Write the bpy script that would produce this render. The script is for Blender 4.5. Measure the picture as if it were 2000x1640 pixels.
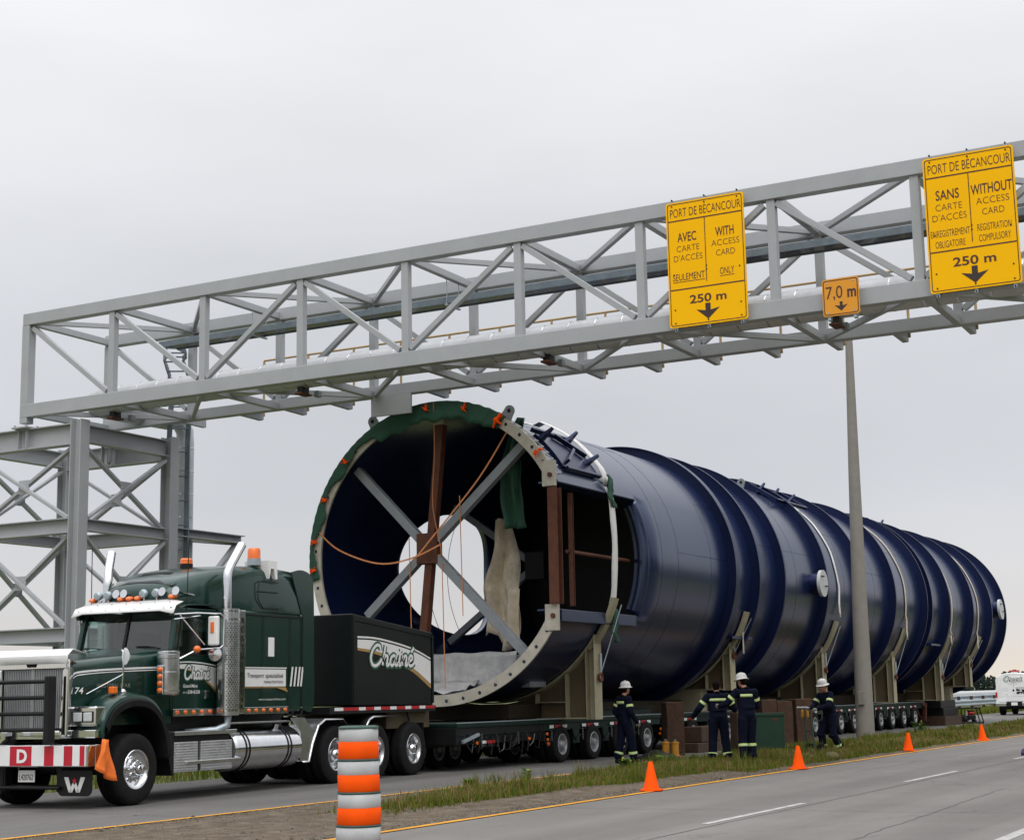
import bpy, bmesh, math, random
from mathutils import Vector, Matrix
SC = bpy.context.scene
for o in list(bpy.data.objects): bpy.data.objects.remove(o)
rad = math.radians; V = Vector
# ------------------------------------------------------------------ camera
CAMP = V((-28.619, -29.106, 1.531)); YAW, PIT, ROL = 0.49305, 0.171065, -0.01953
cd = bpy.data.cameras.new('camera'); cam = bpy.data.objects.new('camera', cd); SC.collection.objects.link(cam)
fw = V((math.cos(YAW)*math.cos(PIT), math.sin(YAW)*math.cos(PIT), math.sin(PIT)))
rt = fw.cross(V((0, 0, 1))).normalized(); up = rt.cross(fw)
r2 = rt*math.cos(ROL) + up*math.sin(ROL); u2 = up*math.cos(ROL) - rt*math.sin(ROL)
cam.matrix_world = Matrix(((r2.x, u2.x, -fw.x, CAMP.x), (r2.y, u2.y, -fw.y, CAMP.y), (r2.z, u2.z, -fw.z, CAMP.z), (0, 0, 0, 1)))
cd.sensor_fit = 'HORIZONTAL'; cd.sensor_width = 36; cd.lens = 36*3129.5/2000; cd.clip_start = .2; cd.clip_end = 6000
SC.camera = cam
# ------------------------------------------------------------------ world: flat overcast sky with a thin warm band low down
W = bpy.data.worlds.new('World'); SC.world = W; W.use_nodes = True
nt = W.node_tree; nt.nodes.clear(); N = nt.nodes.new; L = nt.links.new
SUN_EL, SUN_AZ = rad(52), rad(215)
out = N('ShaderNodeOutputWorld'); bg = N('ShaderNodeBackground'); tc = N('ShaderNodeTexCoord'); sx = N('ShaderNodeSeparateXYZ')
rp = N('ShaderNodeValToRGB'); L(tc.outputs['Generated'], sx.inputs[0]); L(sx.outputs['Z'], rp.inputs[0])
cr = rp.color_ramp
cols = [(0.0, (.70, .62, .52)), (.04, (.585, .57, .565)), (.12, (.525, .54, .57)), (.24, (.575, .588, .615)), (.42, (.79, .795, .81)), (.62, (1.25, 1.26, 1.3)), (1.0, (1.75, 1.78, 1.86))]
cr.elements[0].position = 0; cr.elements[0].color = (*cols[0][1], 1); cr.elements[1].position = 1; cr.elements[1].color = (*cols[-1][1], 1)
for p, c in cols[1:-1]:
    e = cr.elements.new(p); e.color = (*c, 1)
mp = N('ShaderNodeMapping'); mp.inputs['Scale'].default_value = (1, 1, 3.2); L(tc.outputs['Generated'], mp.inputs[0])
nz = N('ShaderNodeTexNoise'); nz.inputs['Scale'].default_value = 1.7; nz.inputs['Detail'].default_value = 5; nz.inputs['Roughness'].default_value = .5; L(mp.outputs[0], nz.inputs['Vector'])
mr = N('ShaderNodeMapRange'); mr.inputs['From Min'].default_value = .3; mr.inputs['From Max'].default_value = .7; mr.inputs['To Min'].default_value = .90; mr.inputs['To Max'].default_value = 1.09
L(nz.outputs['Fac'], mr.inputs[0])
mu = N('ShaderNodeVectorMath'); mu.operation = 'SCALE'; L(rp.outputs[0], mu.inputs[0]); L(mr.outputs[0], mu.inputs['Scale'])
sky = N('ShaderNodeTexSky'); sky.sky_type = 'NISHITA'; sky.sun_disc = False; sky.sun_elevation = SUN_EL; sky.sun_rotation = rad(90) - SUN_AZ; sky.dust_density = 3
sk = N('ShaderNodeVectorMath'); sk.operation = 'SCALE'; sk.inputs['Scale'].default_value = .006; L(sky.outputs[0], sk.inputs[0])
ad = N('ShaderNodeVectorMath'); ad.operation = 'ADD'; L(mu.outputs[0], ad.inputs[0]); L(sk.outputs[0], ad.inputs[1])
L(ad.outputs[0], bg.inputs[0]); bg.inputs[1].default_value = 1.0; L(bg.outputs[0], out.inputs[0])
sd = bpy.data.lights.new('sun', 'SUN'); so = bpy.data.objects.new('sun', sd); SC.collection.objects.link(so)
sd.energy = .8; sd.angle = rad(35); sd.color = (1, .97, .93)
sdir = V((math.cos(SUN_EL)*math.cos(SUN_AZ), math.cos(SUN_EL)*math.sin(SUN_AZ), math.sin(SUN_EL)))
so.rotation_euler = sdir.to_track_quat('Z', 'Y').to_euler(); so.location = sdir*200
SC.view_settings.view_transform = 'Standard'; SC.view_settings.look = 'None'; SC.view_settings.exposure = .22; SC.view_settings.gamma = 1
SC.render.engine = 'CYCLES'
# ------------------------------------------------------------------ materials
MATS = {}
def mat(name, col, rough=.5, metal=0, var=.12, vs=2.0, bump=0, bs=60, coat=0, dirt=0, dcol=(.12, .09, .06), rv=.08, spec=.5, tint=None):
    """principled material; colour breaks up with two octaves of noise, optional grime patches and bump"""
    if name in MATS: return MATS[name]
    m = bpy.data.materials.new(name); m.use_nodes = True; t = m.node_tree; b = t.nodes['Principled BSDF']
    n = t.nodes.new; l = t.links.new
    c = n('ShaderNodeTexCoord'); z = n('ShaderNodeTexNoise'); z.inputs['Scale'].default_value = vs; z.inputs['Detail'].default_value = 6; z.inputs['Roughness'].default_value = .65
    l(c.outputs['Object'], z.inputs['Vector'])
    mx = n('ShaderNodeMix'); mx.data_type = 'RGBA'; mx.inputs['A'].default_value = (*[x*(1-var) for x in col], 1); mx.inputs['B'].default_value = (*[min(1, x*(1+var)) for x in col], 1)
    r = n('ShaderNodeMapRange'); r.inputs['From Min'].default_value = .3; r.inputs['From Max'].default_value = .7; l(z.outputs['Fac'], r.inputs[0]); l(r.outputs[0], mx.inputs['Factor'])
    res = mx.outputs['Result']
    if dirt:
        z2 = n('ShaderNodeTexNoise'); z2.inputs['Scale'].default_value = vs*1.7; z2.inputs['Detail'].default_value = 8; z2.inputs['Roughness'].default_value = .75
        l(c.outputs['Object'], z2.inputs['Vector'])
        r2_ = n('ShaderNodeMapRange'); r2_.inputs['From Min'].default_value = .52; r2_.inputs['From Max'].default_value = .72; r2_.inputs['To Max'].default_value = dirt; l(z2.outputs['Fac'], r2_.inputs[0])
        m2 = n('ShaderNodeMix'); m2.data_type = 'RGBA'; l(res, m2.inputs['A']); m2.inputs['B'].default_value = (*dcol, 1); l(r2_.outputs[0], m2.inputs['Factor']); res = m2.outputs['Result']
    l(res, b.inputs['Base Color'])
    rr = n('ShaderNodeMapRange'); rr.inputs['To Min'].default_value = max(.02, rough-rv); rr.inputs['To Max'].default_value = min(1, rough+rv); l(z.outputs['Fac'], rr.inputs[0]); l(rr.outputs[0], b.inputs['Roughness'])
    b.inputs['Metallic'].default_value = metal; b.inputs['Coat Weight'].default_value = coat; b.inputs['Coat Roughness'].default_value = .06; b.inputs['Specular IOR Level'].default_value = spec
    if tint: b.inputs['Specular Tint'].default_value = (*tint, 1)
    if bump:
        z3 = n('ShaderNodeTexNoise'); z3.inputs['Scale'].default_value = bs; z3.inputs['Detail'].default_value = 4; l(c.outputs['Object'], z3.inputs['Vector'])
        bp = n('ShaderNodeBump'); bp.inputs['Strength'].default_value = bump; bp.inputs['Distance'].default_value = .02; l(z3.outputs['Fac'], bp.inputs['Height']); l(bp.outputs[0], b.inputs['Normal'])
    MATS[name] = m; return m
def glass(name, tint, rough=.02, alpha=.5):
    m = bpy.data.materials.new(name); m.use_nodes = True; t = m.node_tree; t.nodes.clear(); n = t.nodes.new; l = t.links.new
    o = n('ShaderNodeOutputMaterial'); tr = n('ShaderNodeBsdfTransparent'); tr.inputs[0].default_value = (*tint, 1)
    g = n('ShaderNodeBsdfGlossy'); g.inputs['Roughness'].default_value = rough; f = n('ShaderNodeLayerWeight'); pw = n('ShaderNodeMath'); pw.operation = 'POWER'; pw.inputs[1].default_value = 3.0; l(f.outputs['Facing'], pw.inputs[0])
    ma = n('ShaderNodeMath'); ma.operation = 'MULTIPLY_ADD'; ma.inputs[1].default_value = .8; ma.inputs[2].default_value = .11; l(pw.outputs[0], ma.inputs[0])
    mx = n('ShaderNodeMixShader'); l(ma.outputs[0], mx.inputs[0]); l(tr.outputs[0], mx.inputs[1]); l(g.outputs[0], mx.inputs[2]); l(mx.outputs[0], o.inputs[0])
    MATS[name] = m; return m
def island_mat(name, cols, rough=.8, trans=.35):
    """leaf or blade material: colour picked per blade"""
    m = bpy.data.materials.new(name); m.use_nodes = True; t = m.node_tree; b = t.nodes['Principled BSDF']; n = t.nodes.new; l = t.links.new
    g = n('ShaderNodeNewGeometry'); r = n('ShaderNodeValToRGB'); l(g.outputs['Random Per Island'], r.inputs[0])
    k = r.color_ramp; k.elements[0].color = (*cols[0], 1); k.elements[1].color = (*cols[-1], 1)
    for i, c in enumerate(cols[1:-1]):
        e = k.elements.new((i+1)/(len(cols)-1)); e.color = (*c, 1)
    d = n('ShaderNodeBsdfDiffuse'); tr = n('ShaderNodeBsdfTranslucent'); mx = n('ShaderNodeMixShader'); mx.inputs[0].default_value = trans; l(r.outputs[0], d.inputs[0]); l(r.outputs[0], tr.inputs[0]); l(d.outputs[0], mx.inputs[1]); l(tr.outputs[0], mx.inputs[2]); l(mx.outputs[0], t.nodes['Material Output'].inputs['Surface'])
    MATS[name] = m; return m
gantry_m = mat('gantry_paint', (.365, .38, .395), .5, .0, .07, 1.2, dirt=.10, dcol=(.22, .21, .2))
galv = mat('galvanised', (.40, .46, .50), .42, .55, .18, 5)
tray_m = mat('dark_galvanised', (.17, .21, .24), .5, .4, .18, 5)
clad = mat('aluminium_cladding', (.50, .51, .52), .5, .2, .10, 3)
rail_m = mat('tan_rail_paint', (.50, .34, .16), .55, 0, .15, 4)
navy = mat('navy_gloss_paint', (.0062, .0130, .050), .25, 0, .14, .5, coat=.05, rv=.07, spec=1.0, tint=(.66, .77, 1.0), dirt=.12, dcol=(.03, .035, .055))
navy_ring = mat('navy_ring_paint', (.0042, .0078, .034), .34, 0, .15, .8, spec=.6, tint=(.45, .55, 1.0))
flange_m = mat('bare_flange_steel', (.46, .43, .36), .6, .1, .15, 3, dirt=.35, dcol=(.20, .12, .06))
rust = mat('rust_primer', (.095, .028, .012), .75, 0, .35, 4, bump=.2, bs=40, dirt=.4, dcol=(.04, .018, .010))
grey_beam = mat('grey_beam_paint', (.22, .24, .26), .5, 0, .1, 3)
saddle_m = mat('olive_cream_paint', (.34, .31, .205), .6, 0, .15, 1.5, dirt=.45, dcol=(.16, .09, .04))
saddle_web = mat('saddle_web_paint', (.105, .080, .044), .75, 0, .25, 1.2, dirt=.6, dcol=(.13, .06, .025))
green_p = mat('truck_green_paint', (.004, .024, .017), .24, 0, .1, 1.0, coat=.35, rv=.05, spec=.4, tint=(.75, 1, .92))
green_d = mat('trailer_green_paint', (.005, .020, .015), .5, 0, .25, 3, dirt=.4, dcol=(.03, .025, .02), spec=.25)
box_g = mat('ballast_box_paint', (.006, .0085, .0085), .30, 0, .15, 1.2, spec=.28)
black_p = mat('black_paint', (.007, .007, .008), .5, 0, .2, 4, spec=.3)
rubber = mat('tyre_rubber', (.010, .010, .010), .85, 0, .25, 6, bump=.15, bs=50, dirt=.3, dcol=(.035, .032, .028), spec=.2)
chrome = mat('polished_chrome', (.74, .75, .77), .12, 1, .05, 4, rv=.05, dirt=.15, dcol=(.3, .27, .24))
alu = mat('polished_aluminium', (.62, .63, .64), .24, 1, .1, 5, rv=.1, dirt=.2, dcol=(.3, .28, .25))
tread_m = mat('tread_plate_aluminium', (.58, .59, .60), .34, .9, .12, 6, dirt=.25, dcol=(.25, .24, .22))
_t = tread_m.node_tree; _c = _t.nodes.new('ShaderNodeTexCoord'); _v = _t.nodes.new('ShaderNodeTexVoronoi'); _v.inputs['Scale'].default_value = 24; _v.inputs['Randomness'].default_value = .15; _b = _t.nodes.new('ShaderNodeBump'); _b.inputs['Strength'].default_value = .9; _b.inputs['Distance'].default_value = .01
_t.links.new(_c.outputs['Object'], _v.inputs['Vector']); _t.links.new(_v.outputs['Distance'], _b.inputs['Height']); _t.links.new(_b.outputs[0], _t.nodes['Principled BSDF'].inputs['Normal'])
rim_m = mat('grey_wheel_rim', (.36, .37, .38), .45, .4, .1, 6, dirt=.3)
white_p = mat('white_paint', (.80, .80, .79), .35, 0, .04, 3, dirt=.08)
white_d = mat('white_decal', (.75, .75, .74), .4, 0, .04, 4)
gold_d = mat('gold_decal', (.36, .22, .07), .4, 0, .08, 4)
green_dec = mat('green_decal', (.03, .10, .065), .4, 0, .08, 4)
red_t = mat('red_reflector', (.42, .012, .018), .35, 0, .12, 6)
red_s = mat('red_sign_paint', (.50, .010, .030), .4, 0, .10, 4)
amber = mat('amber_lens', (.85, .16, .012), .25, 0, .12, 8, coat=.5)
orange = mat('safety_orange', (1.0, .095, .004), .7, 0, .06, 3, dirt=.10, dcol=(.35, .10, .05), spec=.08)
flag_o = mat('orange_flag_cloth', (.80, .17, .02), .8, 0, .12, 5, bump=.2, bs=30)
grey_ref = mat('grey_reflective_sheet', (.50, .51, .51), .45, 0, .07, 5, dirt=.18)
dk_green = mat('dark_green_rubber', (.03, .075, .058), .6, 0, .15, 8)
sign_y = mat('sign_yellow', (1.0, .515, .002), .6, 0, .02, 1.5, spec=.1)
sign_o = mat('sign_amber', (.76, .31, .012), .4, 0, .03, 3)
sign_k = mat('sign_legend', (.075, .022, .008), .5, 0, .1, 6)
sign_b = mat('sign_black', (.035, .018, .012), .5, 0, .1, 6)
tarp = mat('green_tarp', (.013, .066, .038), .7, 0, .25, 3, bump=.5, bs=9)
cream = mat('cream_canvas', (.70, .61, .47), .8, 0, .22, 2.2, bump=.6, bs=7, dirt=.35, dcol=(.18, .12, .07))
strap_w = mat('white_webbing', (.74, .73, .70), .7, 0, .08, 6)
strap_c = mat('cream_webbing', (.52, .46, .36), .75, 0, .15, 6)
strap_o = mat('orange_webbing', (.62, .24, .09), .7, 0, .15, 6)
plast = mat('grey_plastic_sheet', (.42, .42, .42), .4, 0, .22, 4, bump=.6, bs=10)
wood = mat('weathered_timber', (.055, .028, .015), .95, 0, .4, 6, bump=.5, bs=30, dirt=.4, dcol=(.045, .03, .02))
conc = mat('concrete_pole', (.215, .20, .175), .75, 0, .10, 3, bump=.15, bs=60, dirt=.2)
coverall = mat('navy_coverall', (.0055, .0075, .018), .95, 0, .3, 9, bump=.6, bs=26, spec=.08)
skin = mat('skin', (.42, .20, .13), .55, 0, .1, 20)
hair_m = mat('dark_hair', (.010, .006, .005), .9, 0, .4, 60, bump=.8, bs=120, spec=.05)
glove_m = mat('work_glove', (.17, .15, .12), .85, 0, .3, 20)
boot_m = mat('black_boot', (.007, .006, .006), .7, 0, .3, 15, spec=.2)
hat_m = mat('scuffed_white_hat', (.56, .55, .53), .45, 0, .18, 12, dirt=.5, dcol=(.25, .15, .13))
lime = mat('lime_reflective', (.52, .72, .16), .5, 0, .06, 10)
silver = mat('silver_reflective', (.56, .58, .52), .5, 0, .08, 10)
jack_y = mat('jack_yellow', (.52, .23, .015), .55, 0, .2, 8, dirt=.4)
bin_g = mat('green_bin_paint', (.008, .048, .025), .6, 0, .2, 4, dirt=.35, dcol=(.07, .045, .03))
dark_gls = mat('dark_glass', (.010, .014, .014), .06, 0, .05, 3, rv=.02)
lens_c = mat('clear_lamp_lens', (.62, .65, .66), .15, .3, .1, 10, coat=.6)
seat_m = mat('cab_interior', (.035, .033, .032), .8, 0, .2, 6)
tin = mat('grey_tinted', (.035, .038, .04), .25, 0, .1, 3, coat=.5)
cab_glass = glass('cab_glass', (.62, .80, .76)); side_glass = glass('side_glass', (.50, .62, .60))
# ------------------------------------------------------------------ mesh builder and scene helpers
class MB:
    def __init__(s): s.v = []; s.f = []; s.m = []
    def add(s, vs, fs, mi=0):
        b = len(s.v); s.v += [tuple(x) for x in vs]; s.f += [tuple(i+b for i in f) for f in fs]; s.m += [mi]*len(fs); return s
    def bx(s, x0, x1, y0, y1, z0, z1, mi=0):
        vs = [(x, y, z) for z in (z0, z1) for y in (y0, y1) for x in (x0, x1)]
        return s.add(vs, [(0, 2, 3, 1), (4, 5, 7, 6), (0, 1, 5, 4), (2, 6, 7, 3), (0, 4, 6, 2), (1, 3, 7, 5)], mi)
    def beam(s, p, q, w, h, upv=(0, 0, 1), mi=0, w2=None, h2=None):
        p, q = V(p), V(q); d = (q-p).normalized(); u = V(upv)
        if abs(d.dot(u)) > .98: u = V((1, 0, 0))
        a = d.cross(u).normalized(); u = a.cross(d); vs = []
        for c, ww, hh in ((p, w, h), (q, w2 or w, h2 or h)):
            for i, j in ((-1, -1), (1, -1), (1, 1), (-1, 1)): vs.append(c + a*(ww/2*i) + u*(hh/2*j))
        return s.add(vs, [(0, 1, 2, 3), (7, 6, 5, 4), (0, 4, 5, 1), (1, 5, 6, 2), (2, 6, 7, 3), (3, 7, 4, 0)], mi)
    def ibeam(s, p, q, w, h, tf=.025, tw=.018, upv=(0, 0, 1), mi=0):
        p, q = V(p), V(q); d = (q-p).normalized(); u = V(upv)
        if abs(d.dot(u)) > .98: u = V((1, 0, 0))
        a = d.cross(u).normalized(); u = a.cross(d); o = u*((h-tf)/2)
        s.beam(p+o, q+o, w, tf, u, mi); s.beam(p-o, q-o, w, tf, u, mi); s.beam(p, q, tw, h-2*tf, u, mi); return s
    def tube(s, pts, r, n=8, mi=0, caps=True, radii=None, closed=False):
        pts = [V(p) for p in pts]; k = len(pts); rings = []; pn = None
        for i, p in enumerate(pts):
            if closed: d = pts[(i+1) % k]-pts[i-1]
            else: d = pts[min(i+1, k-1)]-pts[max(i-1, 0)]
            d.normalize()
            if pn is None:
                a = d.cross(V((0, 0, 1)) if abs(d.z) < .9 else V((1, 0, 0))).normalized()
            else: a = (pn - d*pn.dot(d)).normalized()
            pn = a; b = d.cross(a); R = radii[i] if radii else r
            rings.append([p + (a*math.cos(t)+b*math.sin(t))*R for t in [2*math.pi*j/n for j in range(n)]])
        vs = [x for g in rings for x in g]; fs = []
        for i in range(k if closed else k-1):
            i2 = (i+1) % k
            for j in range(n): fs.append((i*n+j, i*n+(j+1) % n, i2*n+(j+1) % n, i2*n+j))
        if caps and not closed: fs += [tuple(range(n-1, -1, -1)), tuple(range((k-1)*n, k*n))]
        return s.add(vs, fs, mi)
    def cyl(s, p, q, r, n=16, mi=0, r2=None): return s.tube([p, q], r, n, mi, True, [r, r if r2 is None else r2])
    def lathe(s, prof, c, ax, n=24, mi=0, mis=None):
        """prof: (radius, along-axis) pairs revolved about axis ax through c"""
        c, ax = V(c), V(ax).normalized(); a = ax.cross(V((0, 0, 1)) if abs(ax.z) < .9 else V((1, 0, 0))).normalized(); b = ax.cross(a)
        vs = []
        for r, h in prof:
            for j in range(n):
                t = 2*math.pi*j/n; vs.append(c + ax*h + (a*math.cos(t)+b*math.sin(t))*r)
        for i in range(len(prof)-1):
            fs = [(i*n+j, i*n+(j+1) % n, (i+1)*n+(j+1) % n, (i+1)*n+j) for j in range(n)]
            if i == 0: s.add(vs, fs, mis[0] if mis else mi); base = len(s.v)-len(vs)
            else:
                s.f += [tuple(x+base for x in f) for f in fs]; s.m += [mis[i] if mis else mi]*n
        return s
    def prism(s, poly, o, e1, e2, e3, d, mi=0):
        """2-D polygon in frame (o,e1,e2) extruded by d along e3"""
        o, e1, e2, e3 = V(o), V(e1), V(e2), V(e3); n = len(poly)
        vs = [o+e1*a+e2*b for a, b in poly] + [o+e1*a+e2*b+e3*d for a, b in poly]
        fs = [tuple(range(n-1, -1, -1)), tuple(range(n, 2*n))] + [(i, (i+1) % n, n+(i+1) % n, n+i) for i in range(n)]
        return s.add(vs, fs, mi)
    def ell(s, c, r, nu=14, nv=9, mi=0, M=None):
        c = V(c); vs = []; fs = []
        for i in range(nv+1):
            ph = math.pi*i/nv
            for j in range(nu):
                t = 2*math.pi*j/nu; p = V((r[0]*math.sin(ph)*math.cos(t), r[1]*math.sin(ph)*math.sin(t), r[2]*math.cos(ph)))
                vs.append(c + (M @ p if M else p))
        for i in range(nv):
            for j in range(nu): fs.append((i*nu+j, (i+1)*nu+j, (i+1)*nu+(j+1) % nu, i*nu+(j+1) % nu))
        return s.add(vs, fs, mi)
    def grid(s, rows, mi=0, close=False):
        n = len(rows[0]); vs = [p for r in rows for p in r]; fs = []
        for i in range(len(rows)-1):
            for j in range(n if close else n-1): fs.append((i*n+j, i*n+(j+1) % n, (i+1)*n+(j+1) % n, (i+1)*n+j))
        return s.add(vs, fs, mi)
    def build(s, name, mats, parent=None, smooth=0, bev=0, solid=0):
        me = bpy.data.meshes.new(name); off = ORIG.get(parent.name, V((0, 0, 0))) if parent else V((0, 0, 0))
        me.from_pydata([V(p)-off for p in s.v], [], s.f); me.update()
        for m in (mats if isinstance(mats, (list, tuple)) else [mats]): me.materials.append(m)
        me.polygons.foreach_set('material_index', s.m)
        bm = bmesh.new(); bm.from_mesh(me); bmesh.ops.remove_doubles(bm, verts=bm.verts, dist=1e-5)
        bmesh.ops.recalc_face_normals(bm, faces=bm.faces); bm.to_mesh(me); bm.free()
        if smooth:
            me.polygons.foreach_set('use_smooth', [True]*len(me.polygons)); me.set_sharp_from_angle(angle=rad(smooth))
        o = bpy.data.objects.new(name, me); SC.collection.objects.link(o)
        if parent:
            o.parent = parent; ORIG[o.name] = off
        if solid:
            k = o.modifiers.new('thickness', 'SOLIDIFY'); k.thickness = solid; k.offset = 0
        if bev:
            k = o.modifiers.new('bevel', 'BEVEL'); k.width = bev; k.segments = 2; k.limit_method = 'ANGLE'; k.angle_limit = rad(40); k.harden_normals = False
        return o
ORIG = {}
def tag(o, label=None, cat=None, group=None, kind=None):
    for k, v in (('label', label), ('category', cat), ('group', group), ('kind', kind)):
        if v: o[k] = v
    return o
def thing(name, label, cat, loc, rz=0, group=None, world=True):
    """Empty at a thing's base; world=True: its parts are written in world coordinates"""
    o = bpy.data.objects.new(name, None); SC.collection.objects.link(o); o.location = loc; o.rotation_euler = (0, 0, rz); o.empty_display_size = .3
    ORIG[o.name] = V(loc) if world else V((0, 0, 0)); return tag(o, label, cat, group)
def solo(o, label, cat, group=None, base=None):
    """a thing that is one mesh: move its origin to its base"""
    me = o.data
    if base is None:
        xs = [v.co for v in me.vertices]; base = V(((min(p.x for p in xs)+max(p.x for p in xs))/2, (min(p.y for p in xs)+max(p.y for p in xs))/2, min(p.z for p in xs)))
    base = V(base); me.transform(Matrix.Translation(-base)); o.location = base; return tag(o, label, cat, group)
def copy_tree(o, parent=None):
    c = o.copy(); SC.collection.objects.link(c)
    if parent: c.parent = parent
    for ch in list(o.children): copy_tree(ch, c)
    return c
FCACHE = {}
def text_geo(txt, bold=0.0, shear=0.0, space=1.0):
    key = (txt, bold, shear, space)
    if key in FCACHE: return FCACHE[key]
    cu = bpy.data.curves.new('lettering', 'FONT'); cu.body = txt; cu.offset = bold; cu.shear = shear; cu.space_character = space; cu.resolution_u = 3
    o = bpy.data.objects.new('lettering', cu); SC.collection.objects.link(o)
    dg = bpy.context.evaluated_depsgraph_get(); me = bpy.data.meshes.new_from_object(o.evaluated_get(dg))
    vs = [(v.co.x, v.co.y) for v in me.vertices]; fs = [tuple(p.vertices) for p in me.polygons]
    bpy.data.objects.remove(o); bpy.data.curves.remove(cu); bpy.data.meshes.remove(me)
    FCACHE[key] = (vs, fs); return vs, fs
CAPH = None
def put_text(mb, txt, o, e1, e2, x0, x1, y0, h, mi=0, bold=0.0, shear=0.0, space=1.0, fn=None):
    """lay txt between x0 and x1 on baseline y0 with capital height h in frame (o,e1,e2)"""
    global CAPH
    if CAPH is None:
        v, _ = text_geo('H'); CAPH = max(p[1] for p in v)
    vs, fs = text_geo(txt, bold, shear, space); a, b = min(p[0] for p in vs), max(p[0] for p in vs)
    o, e1, e2 = V(o), V(e1), V(e2); sx_ = (x1-x0)/(b-a); sy = h/CAPH
    P = [(x0+(p[0]-a)*sx_, y0+p[1]*sy) for p in vs]
    mb.add([fn(*p) if fn else o+e1*p[0]+e2*p[1] for p in P], fs, mi)
def ribbon2(mb, pts, w, fn, mi=0, taper=True):
    """brush stroke: flat ribbon of width w along 2-D points, mapped through fn"""
    k = len(pts); l, r = [], []
    for i in range(k):
        a, b = pts[max(i-1, 0)], pts[min(i+1, k-1)]; dx, dy = b[0]-a[0], b[1]-a[1]; n = math.hypot(dx, dy) or 1
        ww = w*(.5 if taper and i in (0, k-1) else 1)/2
        l.append((pts[i][0]-dy/n*ww, pts[i][1]+dx/n*ww)); r.append((pts[i][0]+dy/n*ww, pts[i][1]-dx/n*ww))
    vs = [fn(*p) for p in l]+[fn(*p) for p in r]
    mb.add(vs, [(i, i+1, k+i+1, k+i) for i in range(k-1)], mi)
def catmull(p, n=5, closed=False):
    out_ = []; k = len(p); dim = len(p[0])
    for i in range(k if closed else k-1):
        if closed: a, b, c, d = p[i-1], p[i], p[(i+1) % k], p[(i+2) % k]
        else: a, b, c, d = p[max(i-1, 0)], p[i], p[i+1], p[min(i+2, k-1)]
        for j in range(n):
            t = j/n
            out_.append(tuple(.5*(2*b[m]+(c[m]-a[m])*t+(2*a[m]-5*b[m]+4*c[m]-d[m])*t*t+(3*b[m]-a[m]-3*c[m]+d[m])*t**3) for m in range(dim)))
    if not closed: out_.append(tuple(p[-1]))
    return out_
# handwritten logo word, unit height 1 for the capital, about 3.05 wide
SCRIPT = [[(.72, .76), (.68, .97), (.46, 1.0), (.2, .75), (.08, .38), (.18, .06), (.42, .0), (.66, .16), (.80, .34)],
          [(.84, .02), (.95, .50), (1.06, 1.0)], [(.88, .20), (1.02, .46), (1.16, .50), (1.20, .38), (1.14, .06), (1.24, .03), (1.34, .16)],
          [(1.76, .42), (1.62, .52), (1.44, .40), (1.38, .18), (1.46, .02), (1.60, .08), (1.74, .34)], [(1.80, .52), (1.72, .12), (1.80, .02), (1.94, .16)],
          [(2.05, .52), (1.97, .12), (2.03, .02), (2.16, .16)], [(2.09, .70), (2.12, .80)],
          [(2.26, .52), (2.18, .02)], [(2.21, .22), (2.36, .48), (2.48, .50), (2.50, .36), (2.43, .08), (2.51, .02), (2.62, .16)],
          [(2.66, .22), (2.86, .32), (2.92, .46), (2.80, .53), (2.68, .38), (2.66, .14), (2.76, .01), (2.92, .05), (3.06, .18)], [(2.84, .70), (3.04, .94)]]
def script_logo(mb, x0, y0, sx_, sy, fn, mi_fill, mi_edge, fn2):
    for st in SCRIPT:
        P = [(x0+a*sx_, y0+b*sy) for a, b in (catmull(st, 5) if len(st) > 2 else st)]
        ribbon2(mb, P, (.36*sy), fn, mi_edge, False)
    for st in SCRIPT:
        P = [(x0+a*sx_, y0+b*sy) for a, b in (catmull(st, 5) if len(st) > 2 else st)]
        ribbon2(mb, P, (.155*sy), fn2, mi_fill, False)
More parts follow.
